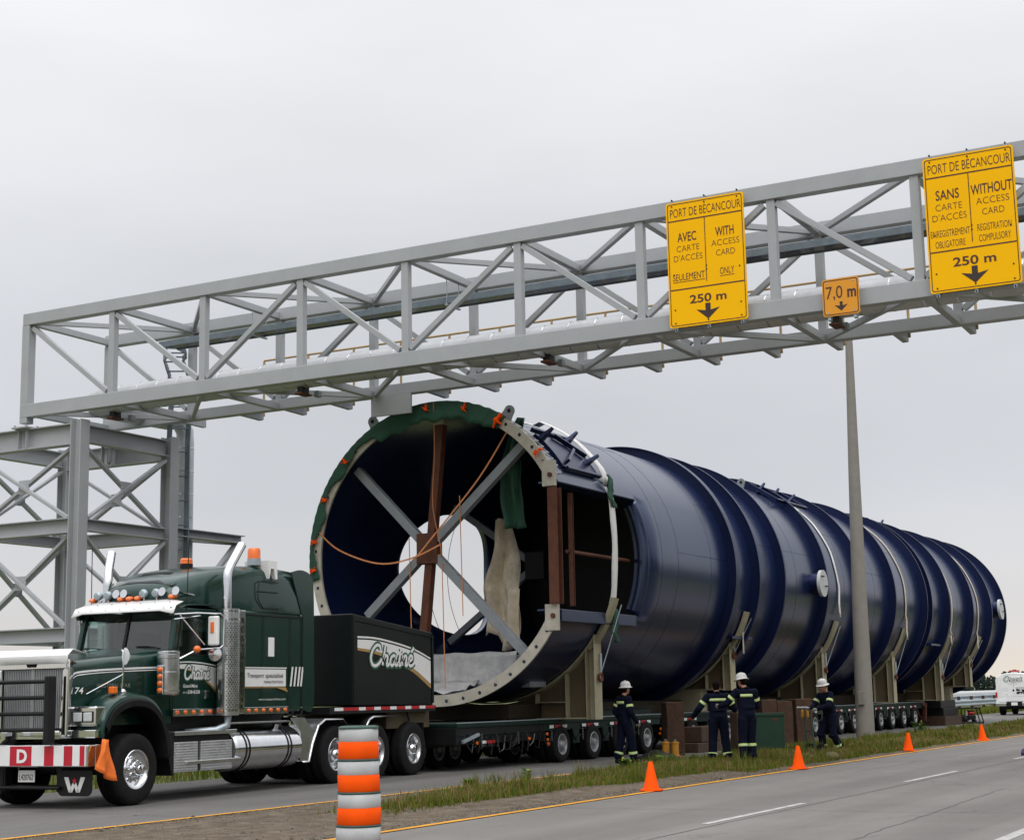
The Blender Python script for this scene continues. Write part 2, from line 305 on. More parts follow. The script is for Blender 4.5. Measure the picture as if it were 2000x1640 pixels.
# ------------------------------------------------------------------ ground, roads, markings
def ground_mat(name, cols, scale, bump=.6, bs=30, rough=.95, streak=None, cracks=0, fine=110):
    m = bpy.data.materials.new(name); m.use_nodes = True; t = m.node_tree; b = t.nodes['Principled BSDF']; n = t.nodes.new; l = t.links.new
    c = n('ShaderNodeTexCoord'); z = n('ShaderNodeTexNoise'); z.inputs['Scale'].default_value = scale; z.inputs['Detail'].default_value = 9; z.inputs['Roughness'].default_value = .7; l(c.outputs['Object'], z.inputs['Vector'])
    r = n('ShaderNodeValToRGB'); l(z.outputs['Fac'], r.inputs[0]); k = r.color_ramp; k.elements[0].position = .3; k.elements[1].position = .7; k.elements[0].color = (*cols[0], 1); k.elements[1].color = (*cols[-1], 1)
    for i, cc in enumerate(cols[1:-1]):
        e = k.elements.new(.3+.4*(i+1)/(len(cols)-1)); e.color = (*cc, 1)
    res = r.outputs[0]
    def mul(res, src, lo, hi, f0, f1):
        q = n('ShaderNodeMapRange'); q.inputs['From Min'].default_value = f0; q.inputs['From Max'].default_value = f1; q.inputs['To Min'].default_value = lo; q.inputs['To Max'].default_value = hi; l(src, q.inputs[0])
        v = n('ShaderNodeVectorMath'); v.operation = 'SCALE'; l(res, v.inputs[0]); l(q.outputs[0], v.inputs['Scale']); return v.outputs[0]
    f = n('ShaderNodeTexNoise'); f.inputs['Scale'].default_value = fine; f.inputs['Detail'].default_value = 3; l(c.outputs['Object'], f.inputs['Vector'])
    res = mul(res, f.outputs['Fac'], .62, 1.38, .32, .68)
    if streak:      # long wear bands along the road
        mp_ = n('ShaderNodeMapping'); mp_.inputs['Scale'].default_value = streak; l(c.outputs['Object'], mp_.inputs[0])
        s_ = n('ShaderNodeTexNoise'); s_.inputs['Scale'].default_value = 1; s_.inputs['Detail'].default_value = 5; s_.inputs['Roughness'].default_value = .6; l(mp_.outputs[0], s_.inputs['Vector'])
        res = mul(res, s_.outputs['Fac'], .86, 1.14, .3, .7)
    if streak and cracks > .1:      # darker wheel paths, 1.83 m apart
        sp = n('ShaderNodeSeparateXYZ'); l(c.outputs['Object'], sp.inputs[0]); m1 = n('ShaderNodeMath'); m1.operation = 'MULTIPLY'; m1.inputs[1].default_value = 2*math.pi/1.83; l(sp.outputs['Y'], m1.inputs[0])
        m2 = n('ShaderNodeMath'); m2.operation = 'COSINE'; l(m1.outputs[0], m2.inputs[0]); res = mul(res, m2.outputs[0], .94, 1.05, -1, 1)
    if cracks:
        w = n('ShaderNodeTexVoronoi'); w.feature = 'DISTANCE_TO_EDGE'; w.inputs['Scale'].default_value = cracks
        wn = n('ShaderNodeTexNoise'); wn.inputs['Scale'].default_value = 1.3; wn.inputs['Detail'].default_value = 4; l(c.outputs['Object'], wn.inputs['Vector'])
        va = n('ShaderNodeVectorMath'); va.operation = 'MULTIPLY_ADD'; l(wn.outputs['Color'], va.inputs[0]); va.inputs[1].default_value = (1.6, 1.6, 0); l(c.outputs['Object'], va.inputs[2]); l(va.outputs[0], w.inputs['Vector'])
        res = mul(res, w.outputs['Distance'], .72, 1, .0, .0035)
    l(res, b.inputs['Base Color']); b.inputs['Roughness'].default_value = rough; b.inputs['Specular IOR Level'].default_value = .25
    bp = n('ShaderNodeBump'); bp.inputs['Strength'].default_value = bump; bp.inputs['Distance'].default_value = .03
    z3 = n('ShaderNodeTexNoise'); z3.inputs['Scale'].default_value = bs; z3.inputs['Detail'].default_value = 5; l(c.outputs['Object'], z3.inputs['Vector']); l(z3.outputs['Fac'], bp.inputs['Height']); l(bp.outputs[0], b.inputs['Normal'])
    MATS[name] = m; return m
field_m = ground_mat('field_grass', [(.05, .075, .02), (.10, .12, .04), (.15, .13, .06)], .6)
asph_l = ground_mat('left_asphalt', [(.118, .113, .106), (.135, .129, .121), (.150, .143, .134)], .35, .25, 90, .9, (.05, 1.2, 1), .16)
asph_r = ground_mat('right_asphalt', [(.150, .142, .131), (.172, .163, .151), (.190, .180, .167)], .35, .25, 90, .9, (.05, 1.1, 1), .12)
grav_m = ground_mat('median_gravel', [(.062, .045, .030), (.118, .092, .064), (.185, .155, .118)], 3.2, 1.0, 30, .98, (.25, .8, 1), 0, 45)
soil_m = ground_mat('median_soil', [(.08, .085, .03), (.13, .12, .05), (.17, .14, .07)], 2.2, 1.0, 30, .98, None, 0, 90)
yel_l = ground_mat('yellow_line_paint', [(.42, .19, .03), (.58, .275, .03), (.64, .31, .035)], 3, .2, 90, .8, (.4, 2, 1), 1.2)
wht_l = ground_mat('white_line_paint', [(.24, .235, .22), (.42, .41, .395), (.54, .53, .51)], 4, .2, 90, .8, (.5, 2, 1), 1.2)
def sheet(name, x0, x1, y0, y1, z, m, nx=1):
    mb = MB(); xs = [x0+(x1-x0)*i/nx for i in range(nx+1)]
    mb.grid([[(x, y0, z), (x, y1, z)] for x in xs]); o = mb.build(name, m); o['kind'] = 'structure'; return o
sheet('ground', -1500, 3500, -2200, 2200, -.03, field_m)
sheet('left_road', -150, 2500, -15.0, -7.75, 0, asph_l)
sheet('right_road', -150, 2500, -25.9, -18.1, 0, asph_r)
sheet('shoulder', -150, 2500, -29.5, -25.6, -.012, grav_m)
# median: gravel verge with a low grassed crown
rng = random.Random(5); rows = []
def mh(x, y):
    t = max(0, 1-abs((y+16.6)/1.85)**2.2)
    return .006 + t*(.07+.02*math.sin(x*.7)+.015*math.sin(x*1.9+y*3)) * min(1, max(.25, (x+13)/8))
xs = [-60+i*.35 for i in range(120)] + [-18+i*.16 for i in range(1, 260)] + [24+i*1.0 for i in range(80)] + [110+i*40 for i in range(60)]
ys = [-18.42+.14*j for j in range(28)]; ys[-1] = -14.74
mbm = MB(); mbm.grid([[(x, y+(.05*math.sin(x*1.3)+.04*math.sin(x*3.1))*(j in (0, 27)), mh(x, y) if 0 < j < 27 else .004) for j, y in enumerate(ys)] for x in xs])
med = mbm.build('median', grav_m, smooth=60); med['kind'] = 'structure'
sheet('yellow_line', -150, 1500, -14.70, -14.58, .012, yel_l).name = 'yellow_edge_line'
sheet('yellow_edge_line', -150, 1500, -18.62, -18.49, .010, yel_l)
sheet('white_edge_line', -150, 1500, -25.53, -25.39, .004, wht_l)
mb = MB()
for k in range(-8, 90):
    x = -10.3+k*9.05; mb.grid([[(x, -21.81, .004), (x, -21.71, .004)], [(x+3.7, -21.81, .004), (x+3.7, -21.71, .004)]])
    x = 2.6+k*9.05; mb.grid([[(x, -10.2, .004), (x, -10.08, .004)], [(x+3.6, -10.2, .004), (x+3.6, -10.08, .004)]])
mb.build('lane_dashes', wht_l)['kind'] = 'structure'
rc = random.Random(77); tar = ground_mat('crack_sealant', [(.055, .053, .050), (.075, .072, .069), (.10, .096, .092)], 3, .2, 60, .8)
mb = MB()
def crack(p, q, n, wob, w):
    P = [(p[0]+(q[0]-p[0])*i/n+rc.uniform(-wob, wob), p[1]+(q[1]-p[1])*i/n+rc.uniform(-wob, wob)*.5) for i in range(n+1)]; ribbon2(mb, P, w, lambda a, b: V((a, b, .003)), 0, False)
for x in (-13.5, -8.2, -1.6, 6.3, 15.5, 29, 44): crack((x, -18.7), (x+rc.uniform(-.8, .8), -25.3 if rc.random() < .6 else -22), 26, .07, .016)
for x in (-11, -4.5, 1.2, 12): crack((x, -14.8), (x+rc.uniform(-.6, .6), -11), 18, .06, .014)
crack((-40, -21.93), (60, -21.96), 220, .03, .018); crack((-14, -24.1), (-3, -23.7), 40, .06, .012); crack((2, -19.9), (19, -20.2), 50, .06, .012)
mb.build('road_cracks', tar)['kind'] = 'structure'
# ------------------------------------------------------------------ gantry: a box truss across the road
LP_ = 2.78; NP = 13; ZL, ZT = 8.73, 11.05; XF, XB = .125, 3.07
gt = thing('gantry_truss', 'long grey steel box truss spanning the road overhead with yellow signs on it', 'gantry', (1.6, -1.7, 8.3))
def PY(i): return -LP_*i
YE = PY(NP)-.1
for x, z, h in ((XF, ZT, .30), (XB, ZT, .30), (XF, ZL, .33), (XB, 8.77, .26)):
    MB().bx(x-.125, x+.125, YE, .10, z-h/2, z+h/2).build('chord', gantry_m, gt, bev=.012)
za, zb = ZL+.165, ZT-.15
for x in (XF, XB):
    MB().bx(x-.12, x+.12, -.12, .12-.003, 8.42, zb).build('end_post', gantry_m, gt, bev=.01)
    for i in range(1, NP+1): MB().bx(x-.085, x+.085, PY(i)-.085, PY(i)+.085, za, zb).build('post', gantry_m, gt, bev=.008)
    for i in range(NP):
        a, b = (zb, za) if (i == 0 or i % 2) else (za, zb)
        s0, s1 = (.10 if i else .16), .16
        MB().beam((x, PY(i)-s0, a+(-.07 if a == zb else .07)), (x, PY(i+1)+s1, b+(-.07 if b == zb else .07)), .12, .13, (1, 0, 0)).build('diagonal', gantry_m, gt, bev=.008)
for z, dz in ((ZT-.04, 0), (ZL-.02, 0)):
    for i in range(NP+1): MB().bx(XF+.128, XB-.128, PY(i)-.07, PY(i)+.07, z-.08, z+.08).build('strut', gantry_m, gt, bev=.008)
    for i in range(NP):
        xa, xb = (XF+.128, XB-.128) if i % 2 == 0 else (XB-.128, XF+.128)
        MB().beam((xa, PY(i)-.13, z-.003), (xb, PY(i+1)+.13, z-.003), .10, .12).build('plan_brace', gantry_m, gt, bev=.008)
for k in range(3, 25):
    y = -1.39*k-.06
    if k == 3+0: y = -4.26
    mb = MB().prism([(XB+.128, 8.84), (4.05, 8.84), (4.05, 8.655), (4.0, 8.635), (XB+.128, 8.65)], (0, y-.06, 0), (1, 0, 0), (0, 0, 1), (0, 1, 0), .12)
    mb.build('bracket', gantry_m, gt, bev=.006)
MB().prism([(XB+.128, 8.84), (4.05, 8.84), (4.05, 8.635), (XB+.128, 8.65)], (0, -2.45, 0), (1, 0, 0), (0, 0, 1), (0, 1, 0), .12).build('bracket', gantry_m, gt)
mb = MB()
for k in range(34): mb.bx(3.22+.024*k, 3.226+.024*k, YE, -4.1, 8.852, 8.88)
for k in range(60): mb.bx(3.22, 4.02, -4.2-.52*k, -4.19-.52*k, 8.855, 8.875)
mb.build('walkway_grating', galv, gt)
hr = MB(); hr.tube([(4.08, -4.3, 10.21), (4.08, YE, 10.21)], .028, 8); hr.tube([(4.08, -4.3, 9.5), (4.08, YE, 9.5)], .02, 6)
hr.build('hand_rail', rail_m, gt, smooth=40)
for k in range(23): MB().tube([(4.08, -4.3-1.39*k, 8.75), (4.08, -4.3-1.39*k, 10.19)], .03, 8).build('rail_post', rail_m, gt, smooth=40)
MB().bx(2.93, 2.99, -9.46, -8.34, 8.16, 8.637).build('clearance_plate', gantry_m, gt, bev=.006)
MB().prism([(0, 0), (0, .36), (-.5, .36)], (3.0, -8.9, 8.2), (0, 1, 0), (0, 0, 1), (1, 0, 0), .02).build('gusset_plate', gantry_m, gt)
for y in (-7.6, -14.0, -20.3, -1.9):
    MB().bx(1.08, 1.34, y-.08, y+.08, 8.55, 8.72).build('pipe_shoe', black_p, gt, bev=.01); MB().bx(1.0, 1.42, y-.10, y+.10, 8.50, 8.548).build('pipe_guide', rust, gt, bev=.01); MB().bx(1.72, 1.88, y-.06, y+.06, 8.55, 8.70).build('pipe_guide', grey_beam, gt, bev=.01)
MB().bx(3.2, 4.1, -22.6, -20.9, 8.845, 8.93).build('junction_plate', galv, gt)
# insulated pipe and ladder tray carried by the truss
pp = [(1.2, YE, 9.0), (1.2, -2.0, 9.0), (1.22, -1.55, 9.0), (1.36, -1.22, 9.0), (1.7, -1.1, 9.0), (4.2, -1.1, 9.0), (4.55, -1.12, 9.0), (4.75, -1.15, 8.75), (4.78, -1.15, 8.4), (4.78, -1.15, .0)]
pt = thing('insulated_pipe', 'fat silver clad pipe lying inside the truss and dropping down beside the tower', 'pipe', (4.78, -1.15, 0))
MB().tube(pp, .235, 20, radii=[.335]*4+[.33, .28]+[.235]*4).build('cladding', clad, pt, smooth=50)
mb = MB(); y = -2.2
while y > YE: mb.tube([(1.2, y, 9.0), (1.2, y-.03, 9.0)], .340, 20); y -= .62
z = 8.3
while z > .3: mb.tube([(4.78, -1.15, z), (4.78, -1.15, z-.03)], .241, 18); z -= .62
mb.build('cladding_band', alu, pt, smooth=50)
ct = thing('cable_tray', 'blue grey ladder cable tray hung under the truss top and curving down the tower', 'cable tray', (4.08, -1.5, 0))
path = [(2.15, YE, 10.44), (2.15, -3.3, 10.44), (2.15, -2.75, 10.44)]
path += [(2.15+.75*math.sin(t), -2.75+.55*(1-math.cos(t)), 10.44-.10*t) for t in (.5, 1.0, 1.4)]
path += [(3.2, -2.1, 10.2), (3.55, -1.95, 9.95), (3.85, -1.75, 9.5), (4.0, -1.6, 9.0), (4.08, -1.5, 8.4), (4.08, -1.5, 0)]
path = [V(p) for p in path]
def offs(path, d):
    o_ = []
    for i, p in enumerate(path):
        t = (path[min(i+1, len(path)-1)]-path[max(i-1, 0)]).normalized()
        s_ = V((0, 1, 0)) if (abs(t.z) > .55) else t.cross(V((0, 0, 1))).normalized()*(1 if t.y > .3 else 1)
        if abs(t.z) > .55: s_ = V((.6, -.8, 0)).normalized()
        o_.append(p + s_*d)
    return o_
for d in (-.24, .24):
    q = offs(path, d); mb = MB()
    for a, b in zip(q[:-1], q[1:]): mb.beam(a, b, .035, .15, (0, 0, 1) if abs((b-a).normalized().z) < .7 else (0, 1, 0))
    mb.build('side_rail', tray_m, ct)
mb = MB(); qa, qb = offs(path, -.24), offs(path, .24)
for i in range(len(path)-1):
    n = max(1, int((path[i+1]-path[i]).length/.62))
    for k in range(n):
        t = (k+.5)/n; MB().beam(qa[i].lerp(qa[i+1], t), qb[i].lerp(qb[i+1], t), .06, .03).build('rung', tray_m, ct)
mb = MB()
for d in (-.18, -.11, -.04, .04, .11, .18): mb.tube([p+V((0, 0, -.015)) for p in offs(path, d)[:3]], .042, 6)
mb.build('cable', tin, ct, smooth=50)
mb = MB()
for y in (-5.6, -11.1, -16.7, -22.2):
    for x in (1.88, 2.42): mb.tube([(x, y, 10.33), (x, y, 10.95)], .012, 5)
    mb.bx(1.84, 2.46, y-.03, y+.03, 10.31, 10.345)
mb.build('hanger', galv, ct)
# tower under the truss end
tw = thing('support_tower', 'grey braced steel tower with four columns carrying the left end of the truss', 'tower', (1.8, 0, 0))
XA, XC, YA, YC_ = .17, 3.47, -1.74, 1.85
for x in (XA, XC):
    for y in (YA, YC_):
        mb = MB().ibeam((x, y, 0), (x, y, 8.36), .32, .34, .028, .02, (0, 1, 0)); mb.bx(x-.26, x+.26, y-.26, y+.26, -.02, .05); mb.build('column', gantry_m, tw, bev=.006)
for z, h in ((8.02, .52), (5.80, .36), (3.20, .34)):
    for y in (YA, YC_): MB().ibeam((XA+.175, y, z+.02), (XC-.175, y, z+.02), .26, h*.8, .022, .016).build('beam', gantry_m, tw)
    for x in (XA, XC): MB().ibeam((x, YA+.175, z), (x, YC_-.175, z), .3, h, .025, .018).build('beam', gantry_m, tw)
    if h < .5: MB().ibeam((XA+.2, YA+.25, z-.0), (XC-.2, YC_-.25, z-.0), .16, .14, .015, .012).build('plan_brace', gantry_m, tw)
levels = [(7.72, 5.98), (5.60, 3.38), (3.02, .15)]
for a, b in levels:
    for fx in (XA, XC):
        dx = .05
        MB().beam((fx-dx, YA+.25, b), (fx-dx, YC_-.25, a), .07, .13, (1, 0, 0)).build('cross_brace', gantry_m, tw); MB().beam((fx+dx, YA+.25, a), (fx+dx, YC_-.25, b), .07, .13, (1, 0, 0)).build('cross_brace', gantry_m, tw)
        m_ = (a+b)/2; MB().bx(fx-.012, fx+.012, (YA+YC_)/2-.17, (YA+YC_)/2+.17, m_-.17, m_+.17).build('gusset_plate', gantry_m, tw)
    for fy in (YA, YC_):
        MB().beam((XA+.25, fy-.05, b), (XC-.25, fy-.05, a), .07, .13, (0, 1, 0)).build('cross_brace', gantry_m, tw); MB().beam((XA+.25, fy+.05, a), (XC-.25, fy+.05, b), .07, .13, (0, 1, 0)).build('cross_brace', gantry_m, tw)
        m_ = (a+b)/2; MB().bx((XA+XC)/2-.17, (XA+XC)/2+.17, fy-.012, fy+.012, m_-.17, m_+.17).build('gusset_plate', gantry_m, tw)
for x in (XF, XB):
    mb = MB().bx(x-.25, x+.25, -.25, .25, 8.283, 8.32)
    for a in (-.19, .19):
        for b in (-.19, .19): mb.cyl((x+a, b, 8.32), (x+a, b, 8.37), .03, 6)
    mb.build('base_plate', gantry_m, tw)
    mb = MB()
    for b in (-.13, .13): mb.bx(x-.13, x-.016, b-.01, b+.01, 7.785, 8.255); mb.bx(x+.1, x+.2, b-.01, b+.01, 7.785, 8.255)
    mb.build('stiffener', gantry_m, tw)
br = MB().ibeam((3.72, -1.62, 5.93), (6.62, -1.62, 5.93), .30, .22, .02, .015); br.build('bracket_arm', gantry_m, tw)
MB().beam((6.45, -1.62, 5.84), (4.35, -1.62, 3.9), .10, .16, (0, 1, 0)).build('bracket_brace', gantry_m, tw)
MB().beam((6.45, -1.55, 5.84), (3.72, -.4, 5.9), .10, .12).build('bracket_brace', gantry_m, tw)
# ------------------------------------------------------------------ overhead signs
def sign_board(yl, yr, z0, z1, label, lines, fill, divided=True):
    """yl>yr: left and right edge along the truss; lines: (text,u0,u1,v_base,cap_v,bold)"""
    w, h = yl-yr, z1-z0; t = thing('overhead_sign', label, 'sign', (-.12, (yl+yr)/2, z0), group=None)
    o = V((-.155, yl, z0)); e1 = V((0, -1, 0)); e2 = V((0, 0, 1))
    def rr(i, r, n=5):
        p = []
        for cx, cy, a0 in ((w-i-r, i+r, -90), (w-i-r, h-i-r, 0), (i+r, h-i-r, 90), (i+r, i+r, 180)):
            for k in range(n+1):
                a = rad(a0+90*k/n); p.append((cx+r*math.cos(a), cy+r*math.sin(a)))
        return p
    MB().prism(rr(0, .05), (-.155, yl, z0), e1, e2, (1, 0, 0), .02).build('panel', fill, t)
    bm_ = MB(); i0 = .03*min(1, w); a, b = rr(i0, .045), rr(i0+.016, .035); n = len(a); x = -.158
    P = lambda p: (x, yl-p[0], z0+p[1])
    bm_.add([P(p) for p in a]+[P(p) for p in b], [(k, (k+1) % n, n+(k+1) % n, n+k) for k in range(n)])
    if divided:
        for u0, u1, v0, v1 in ((.03, .97, .146, .156), (.03, .97, .697, .707), (.492, .502, .156, .662)):
            bm_.grid([[P((w*u0, h*(1-v0))), P((w*u0, h*(1-v1)))], [P((w*u1, h*(1-v0))), P((w*u1, h*(1-v1)))]])
    bm_.build('border', sign_k, t)
    for tx, u0, u1, vb, cv, bold in lines:
        if tx == '_': lm = MB(); lm.grid([[P((w*u0, h*(1-vb))), P((w*u0, h*(1-vb-cv)))], [P((w*u1, h*(1-vb))), P((w*u1, h*(1-vb-cv)))]]); lm.build('underline', sign_k, t)
        elif tx == 'v':   # down arrow
            A = [(-.05, 0), (-.05, -.55), (-.5, -.36), (0, -1), (.5, -.36), (.05, -.55), (.05, 0)]
            A = [(-.11, 0), (-.11, -.45), (-.5, -.33), (0, -1), (.5, -.33), (.11, -.45), (.11, 0)]
            am = MB(); c = (u0+u1)/2*w; s_ = (u1-u0)*w; am.add([P((c+p[0]*s_, h*(1-vb)+p[1]*cv*h)) for p in A], [(0, 1, 5, 6), (1, 2, 3), (1, 3, 5), (3, 4, 5)]); am.build('arrow', sign_b, t)
        else: lm = MB(); put_text(lm, tx, (x, yl, z0), e1, e2, w*u0, w*u1, h*(1-vb), h*cv, 0, bold); lm.build('lettering', sign_k, t)
    mb = MB(); us = (.08, .5, .92) if divided else (.15, .85)
    for u in us: mb.bx(-.133, -.02, yl-w*u-.03, yl-w*u+.03, z0-.07, z1+.05 if divided else z1-.05)
    mb.build('mounting_rail', galv, t)
    mb = MB()
    pts = [(u, v) for u in us for v in ((-.018, 1.022, .035, .97) if divided else (.1, .9))] + ([(.08, .42), (.92, .42), (.08, .14), (.92, .14), (.5, .46), (.5, .43)] if divided else [])
    for u, v in pts: mb.cyl((-.163, yl-w*u, z0+h*v), (-.11, yl-w*u, z0+h*v), .016, 6)
    mb.build('bolt', black_p if divided else galv, t); return t
TT = ('PORT DE BÉCANCOUR', .055, .965, .122, .068, -.004)
sign_board(-17.365, -18.985, 8.57, 11.10, 'large yellow Port de Bécancour sign for drivers with an access card', [TT,
    ('AVEC', .14, .385, .322, .070, .012), ('CARTE', .125, .42, .402, .048, -.012), ("D'ACCÈS", .085, .455, .478, .048, -.012), ('SEULEMENT', .065, .475, .630, .052, .0), ('_', .065, .475, .640, .005, 0),
    ('WITH', .63, .865, .322, .070, .012), ('ACCESS', .575, .93, .398, .048, -.012), ('CARD', .63, .87, .478, .048, -.012), ('ONLY', .67, .85, .626, .052, .0), ('_', .67, .85, .636, .005, 0),
    ('250 m', .27, .74, .822, .062, .022), ('v', .35, .65, .835, .125, 0)], sign_y)
sign_board(-22.465, -24.085, 8.56, 11.10, 'large yellow Port de Bécancour sign for drivers without an access card', [TT,
    ('SANS', .125, .385, .322, .070, .012), ('CARTE', .115, .41, .402, .048, -.012), ("D'ACCÈS", .075, .455, .478, .048, -.012), ('ENREGISTREMENT', .045, .478, .595, .050, -.006), ('OBLIGATOIRE', .09, .42, .675, .050, -.006),
    ('WITHOUT', .515, .965, .322, .072, .012), ('ACCESS', .565, .925, .398, .048, -.012), ('CARD', .625, .865, .478, .048, -.012), ('REGISTRATION', .56, .93, .590, .050, -.006), ('COMPULSORY', .57, .915, .668, .050, -.006),
    ('250 m', .27, .74, .822, .062, .022), ('v', .35, .65, .835, .125, 0)], sign_y)
sign_board(-20.455, -21.155, 8.395, 9.10, 'small amber 7,0 m clearance sign between the two big yellow signs', [('7,0', .10, .55, .53, .33, .0), ('m', .68, .92, .53, .30, .03), ('v', .32, .68, .63, .25, 0)], sign_o, False)
# ------------------------------------------------------------------ lamp pole
lp = thing('lamp_pole', 'tapered grey concrete pole standing in the grass of the median', 'pole', (20.3, -14.85, 0))
MB().tube([(20.3, -14.85, -.1), (20.45, -14.85, 4), (20.66, -14.85, 8.5), (20.90, -14.85, 12.7)], .4, 24, radii=[.285, .235, .175, .115]).build('shaft', conc, lp, smooth=60)
MB().bx(20.0, 20.06, -14.95, -14.77, 1.1, 1.5).build('hand_hole_cover', conc, lp, bev=.01)
# ------------------------------------------------------------------ guard rail and far pipeline beyond the far lane
ga, gb = V((52, -7.0, 0)), V((150, -3.4, 0)); dv = (gb-ga).normalized(); nv = V((-dv.y, dv.x, 0))
gr = thing('guard_rail', 'galvanised corrugated guard rail on posts along the far side of the road', 'guard rail', ga)
prof = [(0, .46), (-.05, .50), (-.05, .56), (.03, .63), (.03, .66), (-.05, .72), (-.05, .79), (0, .83)]
MB().grid([[ga+dv*s+nv*a+V((0, 0, z)) for a, z in prof] for s in range(0, 100, 4)]).build('rail', galv, gr, smooth=30)
MB().grid([[ga+dv*s+nv*(.35+a)+V((0, 0, z+.28)) for a, z in prof] for s in range(0, 100, 4)]).build('rail', galv, gr, smooth=30)
for k in range(25): MB().beam(ga+dv*(2+4*k)+nv*.15+V((0, 0, -.1)), ga+dv*(2+4*k)+nv*.15+V((0, 0, 1.05)), .15, .2).build('rail_post', wood, gr)
pl = thing('pipeline', 'long white pipeline running above the ground behind the guard rail', 'pipe', (60, 2, 0))
MB().tube([(45, -.5, .98), (160, 3.6, 1.02)], .30, 20).build('pipe', clad, pl, smooth=50)
for k in range(12): x = 48+9*k; MB().bx(x-.15, x+.15, -.4+(x-45)*.0357-.35, -.4+(x-45)*.0357+.35, -.1, .70).build('support', conc, pl)
# ------------------------------------------------------------------ the big steel shell
TY, TZ, RS = -9.89, 4.87, 3.42
X0, X1 = 3.32, 48.7
def cp(x, a, r=RS): return V((x, TY+r*math.cos(a), TZ+r*math.sin(a)))     # a in radians; 0 = far side (+Y), pi = near side
tk = thing('tower_shell', 'giant dark navy steel cylinder lying on its side with raised ring stiffeners', 'steel vessel', ((X0+X1)/2, TY, TZ-RS))
# shell skin with a square opening on the near side and a round port on the far side
mb = MB(); st = rad(2.5); xs = [X0, 3.62, 4.2, 4.9, 5.6, 6.3, 7.0, 7.7, 8.4, 9.1, 9.8, 10.5, 11.2, 11.9, 12.6]
while xs[-1] < X1-.8: xs.append(xs[-1]+1.2)
xs.append(X1)
nA = 144
for i in range(len(xs)-1):
    for j in range(nA):
        a = math.degrees(j*st); xm = (xs[i]+xs[i+1])/2
        if 155 <= a < 205 and 3.4 < xm < 7.7: continue
        if (a < 35 or a >= 325) and 6.3 < xm < 12.6: continue
        mb.add([cp(xs[i], j*st), cp(xs[i+1], j*st), cp(xs[i+1], (j+1)*st), cp(xs[i], (j+1)*st)], [(0, 1, 2, 3)])
# far round port: from the rectangular gap to a circle
bx_ = [(7.0, a) for a in range(-35, 35, 5)]; bx_ = [(6.3, -35+5*k/2) for k in range(28)] + [(6.3+.7*k, 35) for k in range(9)] + [(12.6, 35-5*k/2) for k in range(28)] + [(12.6-.7*k, -35) for k in range(9)]
CX, RX, RA = 9.48, 2.5, 29.2
def port(x, a, k=1.0):
    t = math.atan2(a/RA, (x-CX)/RX); c_, s_ = math.cos(t), math.sin(t); e_ = .82 if c_ > 0 else 1.0; return CX+RX*k*math.copysign(abs(c_)**e_, c_), RA*k*math.copysign(abs(s_)**e_, s_)
rows = []
for f in (0, .33, .66, 1):
    row = []
    for x, a in bx_:
        px, pa = port(x, a); row.append(cp(x+(px-x)*f, rad(a+(pa-a)*f)))
    rows.append(row)
mb.grid(list(map(list, zip(*rows))), 0); mb.grid([rows_ for rows_ in [[r[-1] for r in rows], [r[0] for r in rows]]])
shell = mb.build('shell', navy, tk, smooth=40, solid=.05)
rows = []
for h in (-.04, .20):
    row = []
    for x, a in bx_:
        px, pa = port(x, a); p = cp(px, rad(pa)); row.append(V((p.x, p.y+h, p.z)))
    rows.append(row)
MB().grid(rows, close=True).build('port_neck', navy, tk, smooth=50, solid=.05)
# weld seams and a plate joint
mb = MB()
for x in (8.55, 9.6, 11.9, 19.0, 24.0, 27.6, 32.4, 36.2, 40.0, 44.3): MB().tube([cp(x, 2*math.pi*k/96, RS+.022) for k in range(96)], .008, 5, closed=True).build('weld_seam', navy_ring, tk, smooth=60)
for x0, x1, a in ((9.6, 13.0, 176), (11.9, 15, 150), (15.1, 21.2, 165), (21.4, 25.4, 148), (25.5, 29.4, 168), (29.5, 34.7, 150), (4, 9.6, 120)): MB().tube([cp(x0, rad(a), RS+.024), cp(x1, rad(a), RS+.024)], .007, 5).build('weld_seam', navy_ring, tk, smooth=60)
# ring stiffeners (web plate plus outer flange)
def ring(x, h=.27, w=.13, name='ring_stiffener', t=.03, R=RS):
    m = MB(); n = 120
    pr = [(R+.02, -t/2), (R+h, -t/2), (R+h, -w/2), (R+h+t, -w/2), (R+h+t, w/2), (R+h, w/2), (R+h, t/2), (R+.02, t/2)]
    if w <= t: pr = [(R+.02, -t/2), (R+h, -t/2), (R+h, t/2), (R+.02, t/2)]
    m.grid([[cp(x+d, 2*math.pi*j/n, r) for r, d in pr] for j in range(n+1)])
    return m.build(name, navy_ring, tk, smooth=35)
ring(13.2, .27, .30)
for x in (15.0, 17.2, 21.35, 25.5, 29.45, 37.7, 41.9, 45.6): ring(x, .27, .10)
ring(34.0, .27, .06); ring(34.75, .27, .10); ring(48.62, .27, .10, 'end_flange')
MB().grid([[cp(48.66, 2*math.pi*j/96, r) for r in (.01, RS)] for j in range(97)]).build('end_plate', navy, tk)
MB().grid([[cp(14.2, 2*math.pi*j/96, r) for r in (.01, RS-.03)] for j in range(97)]).build('blackened_bulkhead', black_p, tk)  # added disc, painted black to stand in for the unlit depth of the shell
